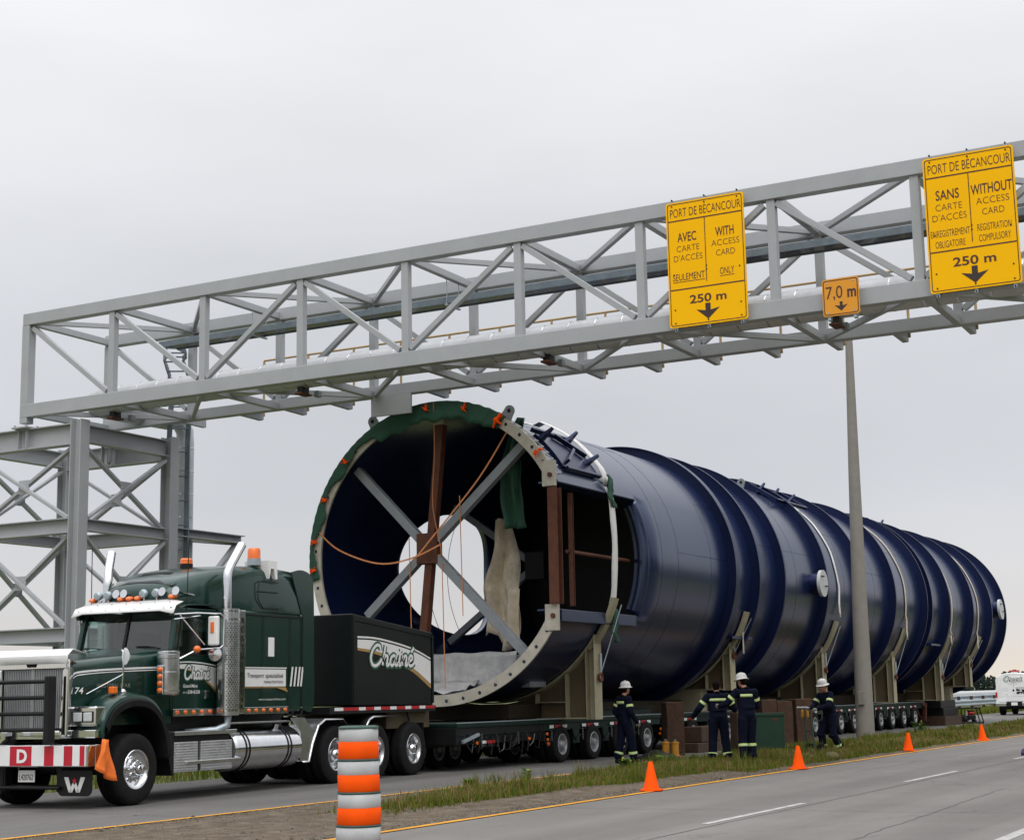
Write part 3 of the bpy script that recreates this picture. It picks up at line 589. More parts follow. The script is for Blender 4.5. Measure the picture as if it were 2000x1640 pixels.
# front bolting flange: segments each with a real bolt hole, left out across the near opening
RO, RI, RB = 3.525, 3.265, 3.41
mb = MB(); nS = 48; FX = X0-.02
for k in range(nS):
    a0 = 2*math.pi*k/nS; a1 = 2*math.pi*(k+1)/nS; ac = (a0+a1)/2
    if 152 < math.degrees(ac) < 208: continue
    outer = [(a0, RI), (ac, RI), (a1, RI), (a1, RB), (a1, RO), (ac, RO), (a0, RO), (a0, RB)]
    h = [(ac+.045/RB*math.cos(t), RB+.045*math.sin(t)) for t in (rad(-135), rad(-90), rad(-45), 0, rad(45), rad(90), rad(135), rad(180))]
    h = [(ac+.045/RB*math.cos(rad(225+45*i)), RB+.045*math.sin(rad(225+45*i))) for i in range(8)]
    f0 = [cp(FX, a, r) for a, r in outer]+[cp(FX, a, r) for a, r in h]; f1 = [cp(FX+.06, a, r) for a, r in outer]+[cp(FX+.06, a, r) for a, r in h]
    b = 16; vs = f0+f1; fs = []
    for i in range(8):
        j = (i+1) % 8; fs += [(i, j, 8+j, 8+i), (b+i, b+8+i, b+8+j, b+j), (8+i, 8+j, b+8+j, b+8+i)]
        if i in (0, 1, 4, 5): fs.append((i, b+i, b+j, j))
    mb.add(vs, fs)
# flat end tabs where the flange is cut
fl = mb.build('front_flange', flange_m, tk, smooth=30)
mb = MB()
for a, s in ((151.5, 1), (208.5, -1)):
    p = cp(FX-.03, rad(a), 3.40); mb.prism([(-.17, -.3), (.15, -.3), (.15, .28), (-.17, .28)], p, (0, -1, 0), (0, 0, s), (1, 0, 0), .1); mb.build('flange_tab', flange_m, tk, bev=.006); mb = MB()
mb = MB()
for a in (152.5, 207.5): p = cp(FX-.07, rad(a), 3.41); MB().cyl(p, p+V((.05, 0, 0)), .055, 12).build('pin', rust, tk, smooth=40)
# flange gussets between flange and shell, outside
mb = MB()
for k in range(nS):
    a = 2*math.pi*k/nS
    if 150 < math.degrees(a) < 210: continue
    t = V((0, -math.sin(a), math.cos(a)))*.012
    q = [cp(FX+.06, a, RS+.02), cp(FX+.06, a, RO-.02), cp(FX+.30, a, RS+.02)]
    mb.add([p+t for p in q]+[p-t for p in q], [(0, 1, 2), (5, 4, 3), (0, 3, 4, 1), (1, 4, 5, 2), (2, 5, 3, 0)])
mb.build('gusset', navy_ring, tk)
# near opening: header and sill beams, rusty temporary posts, far jamb
yh = -13.12
for s, nm in ((1, 'opening_header'), (-1, 'opening_sill')):
    a = math.pi-s*rad(24.6); p0 = cp(3.44, a, RS+.03); p1 = cp(7.72, a, RS+.03)
    z = p0.z
    if s > 0:
        MB().grid([[cp(x, math.pi-rad(b), r) for x, r in ((3.40, RS-.02), (3.40, RS+.045), (7.62, RS+.045), (7.62, RS-.02))] for b in (24.4, 25.5, 26.6, 27.7, 28.8, 29.8)]).build(nm, navy, tk, smooth=40); MB().bx(3.44, 7.66, p0.y+.02, p0.y+.5, z-.02, z+.02).build('header_flange', navy, tk); continue
    m = MB().bx(3.44, 7.48, p0.y-.02, p0.y+.10, z-.0 if s > 0 else z-.26, z+.26 if s > 0 else z+.0); m.bx(3.44, 7.45, p0.y+.10, p0.y+.6, z-.02, z+.02); m.build(nm, navy, tk, bev=.008)
MB().grid([[cp(7.70, rad(a), r) for r in (RS-.35, RS+.03)] for a in range(155, 206, 2)]).build('opening_jamb', navy, tk, smooth=40, solid=.04)
for x, y, nm, w, m_ in ((FX-.01, -13.0, 'opening_post', .24, rust), (4.40, -12.85, 'opening_prop', .10, rust)):
    MB().ibeam((x, y, 3.55), (x, y, 6.15), w, w, .02, .015, (1, 0, 0)).build(nm, m_, tk, bev=.004)
MB().tube([(4.3, -12.78, 4.80), (7.72, -12.78, 4.80)], .045, 10).build('cross_bar', rust, tk, smooth=40)
# inner spider bracing at the mouth and a second one further in
def spider(x, hub, ends, m1, col, w=.2):
    for e in ends: 
        d = (V((x, *e))-V((x, *hub))).normalized(); MB().beam(V((x, *hub))+d*.32, (x, *e), w, w, (1, 0, 0)).build('brace', m1, tk, bev=.008)
    MB().prism([(-.28, -.36), (.28, -.36), (.28, .36), (-.28, .36)], (x-.13, hub[0], hub[1]), (0, -1, 0), (0, 0, 1), (1, 0, 0), .26).build('hub_plate', col, tk, bev=.01)
spider(3.75, (-9.43, 5.02), [(-7.42, 7.05), (-12.02, 2.44), (-12.02, 7.27), (-7.7, 3.5)], grey_beam, rust, .20)
MB().beam((3.78, -9.80, 8.08), (3.78, -9.22, 2.6), .20, .20, (1, 0, 0)).build('centre_post', rust, tk, bev=.006)
MB().bx(3.66, 3.90, -9.93, -9.65, 7.95, 8.24).build('centre_post_shoe', flange_m, tk)
spider(8.6, (-9.75, 4.90), [(-7.3, 6.6), (-7.1, 3.0)], grey_beam, black_p, .17)
# bulkhead box on the shell floor near the mouth
MB().bx(4.6, 5.4, -11.6, -8.3, 1.75, 2.50).build('floor_box', grey_beam, tk, bev=.01)
# lifting lugs on the flange
def lug(x, a, r0):
    u = V((0, math.cos(a), math.sin(a))); s = V((0, -math.sin(a), math.cos(a))); p = V((x, TY, TZ))+u*r0
    poly = [(-.16, -.05), (.16, -.05), (.13, .16)] + [(.13*math.cos(t), .2+.13*math.sin(t)) for t in [rad(15*k) for k in range(0, 13)]] + [(-.13, .16)]
    m = MB().prism(poly, p-V((.025, 0, 0)), s, u, (1, 0, 0), .05); m.build('lifting_lug', grey_beam, tk, bev=.005)
    MB().cyl(p+u*.2-V((.032, 0, 0)), p+u*.2+V((.032, 0, 0)), .05, 14).build('lug_hole', black_p, tk, smooth=40)
lug(3.36, rad(122), 3.52); lug(3.36, rad(61.5), 3.52); lug(20.2, rad(112), 3.42); lug(35.3, rad(108), 3.42)
# brackets and a small platform frame on the near shoulder behind the flange
m = MB()
def rl(x0, a0, x1, a1, r0=RS+.12, r1=None, w=.07, h=.11): m.beam(cp(x0, rad(a0), r0), cp(x1, rad(a1), r1 or r0), w, h, cp(0, rad((a0+a1)/2), 1)-cp(0, 0, 0))
m.grid([[cp(x, rad(a), RS+r_) for x, r_ in ((4.05, .02), (4.05, .10), (5.9, .10), (5.9, .02))] for a in range(130, 150, 2)])
rl(4.05, 128, 5.9, 128); rl(4.1, 149, 5.9, 149); rl(4.9, 130, 5.7, 140, RS+.18); rl(4.3, 146, 5.2, 138, RS+.17)
m.build('platform_bracket', navy_ring, tk, bev=.006)
mb = MB()
for x, a in ((4.1, 133), (5.7, 130), (5.6, 143), (21.0, 118), (23.0, 124), (21.9, 121), (35.8, 115)):
    p = cp(x, rad(a), RS+.05); n_ = cp(0, rad(a), 1)-cp(0, 0, 0); MB().beam(p, p+n_*.38+V((.16, 0, 0)), .09, .26, (1, 0, 0), 0, .05, .08).build('clip_bracket', navy_ring, tk)
m = MB()
for a in (114, 131): rl(20.6, a, 23.6, a, RS+.22)
for x in (20.6, 22.1, 23.6): rl(x, 114, x, 131, RS+.22)
m.build('platform_frame', navy_ring, tk, bev=.006)
# manway nozzles with light covers
def nozzle(x, a, ln, r):
    d = cp(0, a, 1)-cp(0, 0, 0); b = cp(x, a, RS-.05)
    MB().cyl(b, b+d*(ln-.05), r*.80, 28).build('nozzle', navy_ring, tk, smooth=40)
    c = MB().cyl(b+d*(ln-.1), b+d*ln, r, 32); o = c.build('nozzle_cover', grey_ref, tk, smooth=40)
    for s, t in ((-.2, .25), (.2, -.1)):
        q = b+d*(ln+.05); e1 = V((1, 0, 0)); e2 = V((0, 0, 1))
        MB().tube([b+d*ln+e1*(s-.09)*r*2+e2*t*r*2, q+e1*(s-.09)*r*2+e2*t*r*2, q+e1*(s+.09)*r*2+e2*t*r*2, b+d*ln+e1*(s+.09)*r*2+e2*t*r*2], .02, 6).build('handle', black_p, o, smooth=40)
nozzle(20.6, rad(180), .44, .42); nozzle(47.2, rad(177), .45, .46)
# lower ledges
for x, a in ((14.0, 211), (35.9, 207)):
    p = cp(x+.6, rad(a), RS+.15); MB().beam(cp(x, rad(a), RS+.1), cp(x+1.6, rad(a), RS+.1), .3, .08, (0, 0, 1)).build('ledge', navy, tk, bev=.005)
# ------------------------------------------------------------------ tarps, ties, straps
def draped(name, rows, m, label, cat='tarp', group=None, th=.006):
    o = MB().grid(rows).build(name, m, smooth=60, solid=th); return solo(o, label, cat, group)
rg = random.Random(11); rows = []
for k in range(0, 121):
    a = rad(62+(197-62)*0 + k*(128-58)/120*1.0)
A0, A1 = -8, 122
for k in range(0, 131):
    d = A0+(A1-A0)*k/130; a = rad(d); wob = .035*math.sin(k*.33)+.03*math.sin(k*.71+1)+.012*math.sin(k*1.9)
    wd = .20+.10*max(0, math.sin(rad(d*1.45)))+.12*(60 < d)+wob
    if d < 60: wd *= .62+.30*math.sin(k*.27+1)
    row = []
    for f in (0, .25, .5, .75, 1.0): row.append(cp(FX-.03-.02*abs(math.sin(k*.8+f*3))-.02*f, a, RO+.035-(wd+.06)*f))
    rows.append([cp(FX+.28+.04*math.sin(k*.9), a, RO+.03), cp(FX+.06, a, RO+.045+.012*math.sin(k*1.3))]+row)
tb = draped('rim_tarp', rows, tarp, 'dark green tarpaulin strip wrapped over the upper rim of the open cylinder mouth', 'tarp')
rows = []
for k in range(22):
    t = k/21; z = 7.95-t*2.55; row = []
    for j in range(9):
        u = j/8; w = .16+.30*min(1, t*2.2)+.03*math.sin(k*.9)
        y = -11.52+.10*math.sin(t*3)+(u-.5)*w + .16*t*0 + .1*max(0, .5-t); row.append((3.95+.09*math.sin(u*9+t*2)+.05*math.sin(u*17)+.3*t, y-.35*(1-t)**3, z+.03*math.sin(u*8+2)*(k == 21)))
    rows.append(row)
draped('hanging_tarp', rows, tarp, 'narrow green tarpaulin hanging down inside the cylinder mouth', 'tarp')
rows = []
for k in range(26):
    t = k/25; z = 5.86-t*2.85; row = []
    for j in range(13):
        u = j/12; w = .30+.68*math.sin(min(1, t*1.5+.1)*1.5)-.25*max(0, t-.7)*2
        row.append((5.9+.15*math.sin(u*12+t*2.5)+.09*math.sin(u*25+t*6)+.05*math.sin(u*7-t*14)-.3*t, -10.25-.02*t+(.5-u)*w-.05*math.sin(t*9), z-.35*u*t+.15*math.sin(u*7)*(t > .9)))
    rows.append(row)
draped('canvas_sheet', rows, cream, 'crumpled cream canvas sheet hanging inside the cylinder beside the bright port', 'canvas')
rows = []
for k in range(14):
    t = k/13; z = 4.1-t*1.35; row = []
    for j in range(9):
        u = j/8; row.append((5.5+.10*math.sin(u*9+t*3), -10.62-.1*t+(.5-u)*(.5-.1*t), z+.1*math.sin(u*9)*(k == 13)))
    rows.append(row)
draped('canvas_flap', rows, cream, 'short torn flap of brownish canvas hanging below the larger cream sheet', 'canvas')
rows = []
for k in range(16):
    u = k/15; row = []
    for j in range(9):
        t = j/8; row.append((4.54-.03*abs(math.sin(k*1.9))-.10*t*math.sin(k*.9+.5)**2, -8.55-u*2.75+.05*t*math.sin(k), 2.58+.015*math.sin(k*1.3)-t*(.80+.05*math.sin(k*1.3))))
    rows.append(row)
draped('plastic_sheet', rows, plast, 'grey translucent sheeting draped over the box on the cylinder floor', 'plastic sheet')
rows = []
for k in range(9):
    u = k/8; rows.append([(3.6+.9*t/6+.05*math.sin(k*2+t), -8.6-u*1.7, 1.62+.10*math.sin(k*2.1+t*1.2)**2+.04*t) for t in range(7)])
draped('plastic_scrap', rows, plast, 'crumpled grey sheeting lying on the cylinder floor just inside the rim', 'plastic sheet')
ties = [(-3, .0), (20, 0), (30, 0), (47, 0), (70, 0), (82.5, 0), (97.5, 0), (112.5, 0), (120.5, 1), (146, 0), (188, 0)]
ties = [(-4, 0), (7.5, 0), (25, 0), (43, 0), (86.5, 0), (104, 0), (120, 1), (142, 0)]
names = ['lowest orange rag tied to the left edge of the cylinder rim', 'orange rag tied round the left rim at the foot of the long green strip', 'small orange rag on the left rim between two others', 'orange rag knotted on the upper left of the green rim tarp',
         'orange rag tied over the very top of the green rim tarp', 'orange rag on the green rim tarp left of the big lifting lug', 'largest orange rag knotted where the green rim tarp ends', 'orange rag in a bolt hole of the bare right flange']
for (d, big), nm in zip(ties, names):
    a = rad(d); p = cp(FX-.08, a, RO-.13); s = 1.7 if big else 1; m = MB()
    m.ell(p, (.045*s, .05*s, .045*s), 8, 5)
    for q in range(3):
        t = a+.7+q*q*1.25+big; e = p+V((-.04, math.cos(t)*.12*s, math.sin(t)*.10*s-.02)); m.beam(p, e, .02*s, .05*s, (1, 0, 0), 0, .01, .045*s)
    m.tube([p, cp(FX-.05, a, RO+.02), cp(FX+.1, a, RO+.03)], .022*s, 6)
    solo(m.build('tie_rag', orange, smooth=50), nm, 'rag', 'orange rags tied round the cylinder rim', p)
def strap_line(name, pts, w, m, label, upv=(1, 0, 0), th=.008):
    mb = MB(); P = catmull([tuple(p) for p in pts], 6)
    for a, b in zip(P[:-1], P[1:]): mb.beam(a, b, w, th, upv)
    return solo(mb.build(name, m), label, 'strap', 'orange lashing straps at the cylinder mouth' if m is strap_o else None)
strap_line('lashing_strap', [cp(FX-.1, rad(90.5), RO), (3.5, -9.75, 7.2), (3.45, -9.72, 6.0), (3.42, -9.95, 4.95), (3.46, -9.86, 4.82)], .036, strap_o, 'orange strap dropping from the top of the rim to the hub plate', (0, 1, 0))
strap_line('lashing_strap', [cp(3.5, rad(124), RI+.05), (3.5, -10.9, 6.5), (3.44, -9.6, 5.15), (3.44, -9.2, 4.75)], .036, strap_o, 'orange strap running from the upper right rim down to the hub plate', (1, 0, 0))
strap_line('lashing_strap', [cp(FX-.05, rad(12), RO-.15), (3.4, -7.1, 5.1), (3.4, -8.2, 4.72), (3.42, -9.1, 4.78), (3.44, -9.95, 5.08)], .036, strap_o, 'slack orange strap sagging from the left rim to the hub plate', (1, 0, 0))
for y, z0, z1, lb in ((-8.95, 5.3, 2.6, 'thin pale cord hanging left of the rusty centre post'), (-9.85, 4.66, 1.75, 'thin pale cord hanging below the hub plate to the floor'), (-10.35, 6.2, 3.4, 'thin cord hanging in front of the bright round port')):
    m = MB().tube([(3.62, y, z0), (3.63, y-.02, (z0+z1)/2), (3.62, y-.05, z1)], .012, 6); solo(m.build('cord', strap_o, smooth=60), lb, 'cord', None, (3.62, y, z1))
def band(name, x, a0, a1, m, label, w=.13, tail=0, r=RS+.05, lift=False):
    mb = MB(); n = 40; rows = []
    for k in range(n+1):
        a = rad(a0+(a1-a0)*k/n); dx = .03*math.sin(k*.5)
        rq = r+(.13*min(1, max(0, (a1-math.degrees(a))/6))*(math.degrees(a) > 112) if lift else 0); rows.append([cp(x+dx-w/2, a, rq), cp(x+dx, a, rq+.02), cp(x+dx+w/2, a, rq)])
    e = rows[-1]
    if tail:
        for q in range(1, 8): rows.append([p+V((.04*math.sin(q), -.02*q*0-.02, -tail*q/7)) for p in e])
    return solo(mb.grid(rows).build(name, m, smooth=60, solid=.01), label, 'strap', 'white hold-down straps over the cylinder')
band('hold_down_strap', 6.15, 60, 152, strap_w, 'white web strap over the cylinder near its open mouth above the square opening', .36, 0, RS+.05, True)
rows = []
for k in range(18):
    t = k/17; z = 6.45-t*2.95; y = -12.98-.45*math.sin(math.pi*min(1, t*1.05))**.5*.35
    rows.append([(6.0+.02*math.sin(k)+.2*max(0, t-.8), y, z), (6.13+.1*max(0, t-.8), y-.02, z), (6.31+.3*max(0, t-.8), y, z)])
solo(MB().grid(rows).build('strap_tail', strap_w, smooth=60, solid=.01), 'end of white web strap hanging straight down across the square opening', 'strap')
for z0, z1, y, lb in ((6.75, 5.95, -12.97, 'green pad under the white strap at the top of the square opening'), (3.55, 2.75, -13.05, 'green rag hanging from the white strap below the square opening')):
    rows = [[(6.0+.26*u+.03*math.sin(k*2), y-.06-.05*math.sin(u*6+k)-.12*(k/8)*(z0 > 5), z0+(z1-z0)*k/8) for u in (0, .25, .5, .75, 1)] for k in range(9)]
    draped('strap_pad', rows, tarp, lb, 'pad')
band('hold_down_strap', 23.2, 118, 176, strap_w, 'white web strap over the cylinder left of the concrete pole', .16, 1.2)
band('hold_down_strap', 31.7, 112, 190, strap_c, 'cream web strap over the cylinder right of the concrete pole', .17, .9)
band('hold_down_strap', 39.0, 108, 196, strap_c, 'cream web strap near the far saddle second from the end', .17, .6)
band('hold_down_strap', 43.9, 105, 196, strap_c, 'cream web strap closest to the far end of the cylinder', .2, .7)
rr_ = MB(); 
for k in range(9):
    a = rad(124+3.2*k); b = rad(125.6+3.2*k); rr_.tube([cp(FX+.05, a, RO+.01), cp(FX+.5, b, RS+.07)], .01, 5); rr_.tube([cp(FX+.5, b, RS+.07), cp(FX+.05, a+rad(3.2), RO+.01)], .008, 4)
solo(rr_.build('lacing_rope', strap_w, smooth=60), 'white rope laced zigzag along the upper right of the cylinder flange', 'rope')
# ------------------------------------------------------------------ saddles under the shell
def saddle(x, label, zb=1.0, wide=True, zt=3.0, bottom=True):
    t = thing('steel_saddle', label, 'saddle', (x, TY, zb), group='steel saddles carrying the cylinder'); R = RS+.06
    hw = 2.62
    ys_ = [-hw+2*hw*k/40 for k in range(41)]
    top = [(y, TZ-math.sqrt(max(.01, (R+.04)**2-y*y))) for y in ys_]
    poly = [(-hw, zb)]+top+[(hw, zb)]
    wm = MB(); vs = []; n = len(ys_)
    for d in (-.012, .012): vs += [(x+d, TY+y, z) for y, z in top]+[(x+d, TY+y, zb) for y in ys_]
    fs = [(i, i+1, n+i+1, n+i) for i in range(n-1)]+[(2*n+i, 3*n+i, 3*n+i+1, 2*n+i+1) for i in range(n-1)]
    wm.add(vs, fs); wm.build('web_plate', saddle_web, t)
    cm = MB(); half = rad(56)
    cm.grid([[cp(x+d, -math.pi/2-half+2*half*k/48, RS+.055) for d in (-.22, .22)] for k in range(49)]); cm.build('cradle_plate', saddle_m, t, smooth=40, solid=.03)
    for y in (-2.1, -1.3, -.45, .45, 1.3, 2.1):
        zt_ = TZ-math.sqrt(R*R-y*y)-.05; m = MB().bx(x-.21, x-.014, TY+y-.012, TY+y+.012, zb+.03, zt_); m.bx(x+.014, x+.21, TY+y-.012, TY+y+.012, zb+.03, zt_); m.build('stiffener', saddle_m, t)
    m = MB()
    zz = zb+.38
    for d0, d1 in ((x-.2, x-.014), (x+.014, x+.2)):
        for a, b in ((-2.08, -1.32), (-1.28, -.47), (1.32, 2.08), (.47, 1.28)): 
            if min(TZ-math.sqrt(R*R-a*a), TZ-math.sqrt(R*R-b*b)) > zz+.05: MB().bx(d0, d1, TY+a, TY+b, zz, zz+.02).build('stiffener_plate', saddle_m, t)
    if zb > 1.1: MB().bx(x-.22, x+.22, TY-1.95, TY+1.95, 1.026, zb-.003).build('riser_beam', saddle_m, t, bev=.01)
    MB().bx(x-.24, x+.24, TY-hw, TY+hw, zb, zb+.028).build('base_plate', saddle_m, t)
    for s in (-1, 1):
        y = TY+s*(hw+.12)
        MB().ibeam((x, y, zb-.02), (x, y, zt), .40, .24, .022, .016, (0, 1, 0)).build('end_post', saddle_m, t, bev=.004)
        a = math.pi-rad(33) if s < 0 else rad(33)
        q = [cp(x, (math.pi+rad(33) if s < 0 else -rad(33))+s*rad(0), RS+.12), V((x, y, zt))]
        AA = [math.pi+rad(40-22*k/10) if s < 0 else -rad(40-22*k/10) for k in range(11)]
        MB().grid([[cp(x-.13, a, RS+.06), cp(x+.13, a, RS+.06), cp(x+.13, a, RS+.15), cp(x-.13, a, RS+.15)] for a in AA], close=True).build('cap_arm', saddle_m, t, smooth=40)
        p = V((x+.02, y+s*.12, zb+.95)); o = MB().tube([p+V((.0, s*.06, 0))+V((.09*math.cos(w), 0, .09*math.sin(w))) for w in [2*math.pi*k/12 for k in range(12)]], .03, 6, closed=True); o.bx(p.x-.06, p.x+.06, p.y-.02, p.y+.03, p.z-.06, p.z+.06); o.build('shackle_ring', rust, t, smooth=50)
        m = MB().tube([p+V((0, s*.06, .08)), cp(x+.25, math.pi+rad(20) if s < 0 else -rad(20), RS+.2)], .014, 5); m.tube([p+V((.03, s*.05, .15)), p+V((.07, s*.04, .55))], .03, 8); m.build('turnbuckle', galv, t, smooth=50)
    return t
saddle(5.85, 'olive steel saddle nearest the open mouth of the cylinder, with a rusty foot')
saddle(14.75, 'olive steel saddle above the two workers, with a tall cream end post', 1.62, zt=2.9)
saddle(23.2, 'olive steel saddle just left of the concrete pole', 1.26)
saddle(31.75, 'olive steel saddle just right of the concrete pole', 1.06)
saddle(39.0, 'olive steel saddle second from the far end of the cylinder', 1.06)
saddle(44.4, 'stepped olive steel saddle at the far end of the cylinder', 1.6, zt=3.4)
m = MB().prism([(-.18, 0), (.18, 0), (.18, 1.25), (.10, 1.75), (-.18, .8)], (15.0, -12.98, 2.62), (.94, .34, 0), (0, 0, 1), (.34, -.94, 0), .04)
solo(m.build('pointed_plate', strap_c, bev=.005), 'tall pointed cream board standing against the cylinder above the two workers', 'board')
# timber and steel blocking under the last saddles
def block(x0, x1, y0, y1, z0, z1, m, label, name='timber_block', cat='block', grp='timber blocks under the load', bev=.012):
    return solo(MB().bx(x0, x1, y0, y1, z0, z1).build(name, m, bev=bev), label, cat, grp)
for q, (x0, x1, y0, y1, z0, z1, m, lb) in enumerate([(40.2, 44.4, -12.5, -7.4, .0, .38, wood, 'lowest brown timber course of the cribbing at the trailer tail'), (40.6, 43.2, -12.35, -7.5, .385, .72, black_p, 'dark middle block of the cribbing at the trailer tail'), (40.4, 43.0, -12.3, -7.5, .725, 1.05, black_p, 'top dark block of the cribbing at the trailer tail')]): block(x0, x1, y0, y1, z0, z1, m, lb)
# ------------------------------------------------------------------ trailers
def wheel_geo(r, w, rim_r, dish, n=32):
    """tyre and rim on the y axis, outer face towards -y, centred at the origin"""
    t = MB(); h = w/2
    t.lathe([(rim_r, -h*.92), (rim_r+.03, -h*.99), (r*.82, -h*1.0), (r*.94, -h*.93), (r*.99, -h*.78), (r, -h*.6), (r, -h*.42), (r*.975, -h*.41), (r*.975, -h*.35), (r, -h*.34), (r, -.03), (r*.975, -.025), (r*.975, .025), (r, .03), (r, h*.34), (r*.975, h*.35), (r*.975, h*.41), (r, h*.42), (r, h*.6), (r*.99, h*.78), (r*.94, h*.93), (r*.82, h), (rim_r+.03, h*.99), (rim_r, h*.92)], (0, 0, 0), (0, 1, 0), n)
    m = MB(); m.lathe([(rim_r+.012, -h*.95), (rim_r+.004, -h*1.0), (rim_r-.02, -h*.97), (rim_r-.035, -h*.8), (rim_r-.05, -h*.2+dish), (rim_r*.62, dish-.02), (rim_r*.45, dish-.05), (.10, dish-.06), (.09, dish-.16), (.075, dish-.19), (.002, dish-.2)], (0, 0, 0), (0, 1, 0), n)
    m.lathe([(rim_r-.03, h*.2), (rim_r, h*.93)], (0, 0, 0), (0, 1, 0), n)
    for k in range(10):
        a = 2*math.pi*k/10; c = V((rim_r*.5*math.cos(a), dish-.05, rim_r*.5*math.sin(a))); m.cyl(c, c-V((0, .04, 0)), .02, 6)
    return t, m
def mk_wheel(parent, geo, loc, flip=False, rmat=rim_m, proto={}):
    key = (id(geo[0]), rmat.name)
    if key not in proto:
        t = geo[0].build('tyre', rubber, None, smooth=35); r_ = geo[1].build('rim', rmat, None, smooth=35); proto[key] = (t.data, r_.data); bpy.data.objects.remove(t); bpy.data.objects.remove(r_)
    w = bpy.data.objects.new('wheel', None); SC.collection.objects.link(w); w.parent = parent; w.empty_display_size = .2
    w.location = V(loc)-ORIG.get(parent.name, V((0, 0, 0))); w.rotation_euler = (0, 0, math.pi if flip else 0); ORIG[w.name] = V((0, 0, 0))
    for nm, me in zip(('tyre', 'rim'), proto[key]):
        c = bpy.data.objects.new(nm, me); SC.collection.objects.link(c); c.parent = w
    return w
TW = wheel_geo(.42, .27, .235, .03)
def tape(parent, x0, x1, y, z, h=.055, n=6, start=0):
    for k in range(n):
        a = x0+(x1-x0)*k/n; b = x0+(x1-x0)*(k+1)/n; MB().bx(a, b-.005, y-.004, y, z, z+h).build('reflector', red_t if (k+start) % 2 else white_d, parent)
def trailer(label, x0, x1, axles, far, loc):
    t = thing('platform_trailer', label, 'trailer', loc, group='heavy haul platform trailers')
    ya, yb = -11.78, -8.0
    MB().bx(x0, x1, ya, yb, .93, 1.0).build('deck', green_d, t, bev=.006)
    MB().bx(x0+.1, x1-.1, ya+.9, yb-.9, .50, .93-.002).build('spine_beam', green_d, t, bev=.01)
    for y in (ya+.04, yb-.04): MB().ibeam((x0, y, .84), (x1, y, .84), .08, .178, .015, .012).build('side_rail', green_d, t)
    MB().bx(x0, x1, ya-.012, ya+.03, 1.003, 1.022).build('deck_edge', galv, t)
    for x in axles:
        for yy in ((ya+.07, ya+.40, TY-.55, TY+.55, yb-.40, yb-.07)): mk_wheel(t, TW, (x, yy, .42), yy > TY)
        MB().cyl((x, ya+.3, .42), (x, yb-.3, .42), .07, 10).build('axle', black_p, t, smooth=40)
        MB().bx(x-.16, x+.16, ya+.55, ya+.95, .25, .8).build('suspension_arm', green_d, t, bev=.02)
    k = 0
    for a, b in zip(axles[:-1], axles[1:]):
        c = (a+b)/2; MB().bx(c-.17, c+.17, ya-.0, ya+.45, .42, .745).build('outrigger', green_d, t, bev=.01)
    for x in axles[:]:
        for d, w_, mm in ((-.55, .22, white_d), (-.25, .28, red_t), (.12, .24, white_d)):
            MB().bx(x+d, x+d+w_, ya-.004-.002, ya, .80, .87).build('reflector', mm, t)
    rr = random.Random(int(x0*10))
    for x in [x0+.4+1.65*i for i in range(int((x1-x0)/1.65))]:   # hoses and chains under the edge
        m = MB(); pts = [(x, ya-.01, .78)]
        for q in range(1, 5): pts.append((x+q*.12+rr.uniform(-.04, .04), ya-.02, .78-.22*math.sin(q/5*math.pi)-rr.random()*.1))
        m.tube(pts, .014, 5); m.build('hose', black_p, t, smooth=50)
        m = MB()
        for q in range(4): m.tube([(x+.6+.02*math.cos(w)*1.5, ya-.02, .72-.06*q+.035*math.sin(w)) for w in [2*math.pi*i/8 for i in range(8)]], .009, 4, closed=True)
        m.build('chain', tin, t, smooth=50)
    return t
tA = trailer('front section of the heavy platform trailer, under the open cylinder mouth', .95, 11.75, [5.72, 7.45, 9.05, 10.68], 6, (6.2, TY, 0))
yA = -11.78
MB().bx(.95, 5.0, yA+.03, -8.03, .55, .926).build('steering_frame', black_p, tA, bev=.02)
for x, y in ((1.6, -8.4), (2.5, -8.2), (3.4, -8.3), (3.9, -9.6), (1.8, -10.2), (2.6, -10.2), (3.3, -10.2)): mk_wheel(tA, TW, (x, y, .42))
mb = MB(); mb.bx(1.9, 2.5, yA-.02, yA+.1, .48, .60); mb.build('valve_box', black_p, tA, bev=.01)
MB().bx(1.95, 2.12, yA-.03, yA-.021, .56, .62).build('reflector', white_d, tA); MB().bx(2.13, 2.5, yA-.03, yA-.021, .56, .62).build('reflector', red_t, tA)
MB().beam((1.1, yA-.03, .62), (1.75, yA-.05, .76), .06, .06).build('tool_arm', galv, tA)
rr = random.Random(3)
for q in range(14):
    x = 1.2+q*.28; m = MB(); m.tube([(x, yA-.01, .75), (x+.1, yA-.03, .6-rr.random()*.25), (x+.28, yA-.03, .55-rr.random()*.3), (x+.4, yA-.01, .7)], .013, 5); m.build('hose', black_p if q % 5 else tin, tA, smooth=50)
for x, z in ((5.0, .55), (4.98, .68), (5.03, .45), (11.55, .5), (11.6, .62), (1.7, .58), (4.1, .6)): MB().cyl((x, yA-.05, z), (x, yA-.02, z), .035, 10).build('marker_lamp', amber, tA, smooth=40)
MB().ibeam((11.3, yA+.1, 1.12), (8.2, yA+.1, 1.12), .2, .2, .015).build('edge_rail', green_d, tA)
lb_ = MB().bx(4.2, 46.0, TY-1.35, TY+1.35, 1.03, 1.36)
solo(lb_.build('load_beam', mat('dark_beam_paint', (.030, .024, .016), .8, 0, .3, 2, dirt=.4, dcol=(.05, .025, .012), spec=.15), bev=.01), 'long low steel beam bedding the cylinder along the trailer decks', 'beam')
tB = trailer('rear section of the heavy platform trailer, running on behind the timber posts', 13.1, 39.4, [13.9, 16.6, 22.0, 24.8, 27.75, 29.4, 31.1, 32.85, 34.5, 36.2, 37.95], 0, (26, TY, 0))
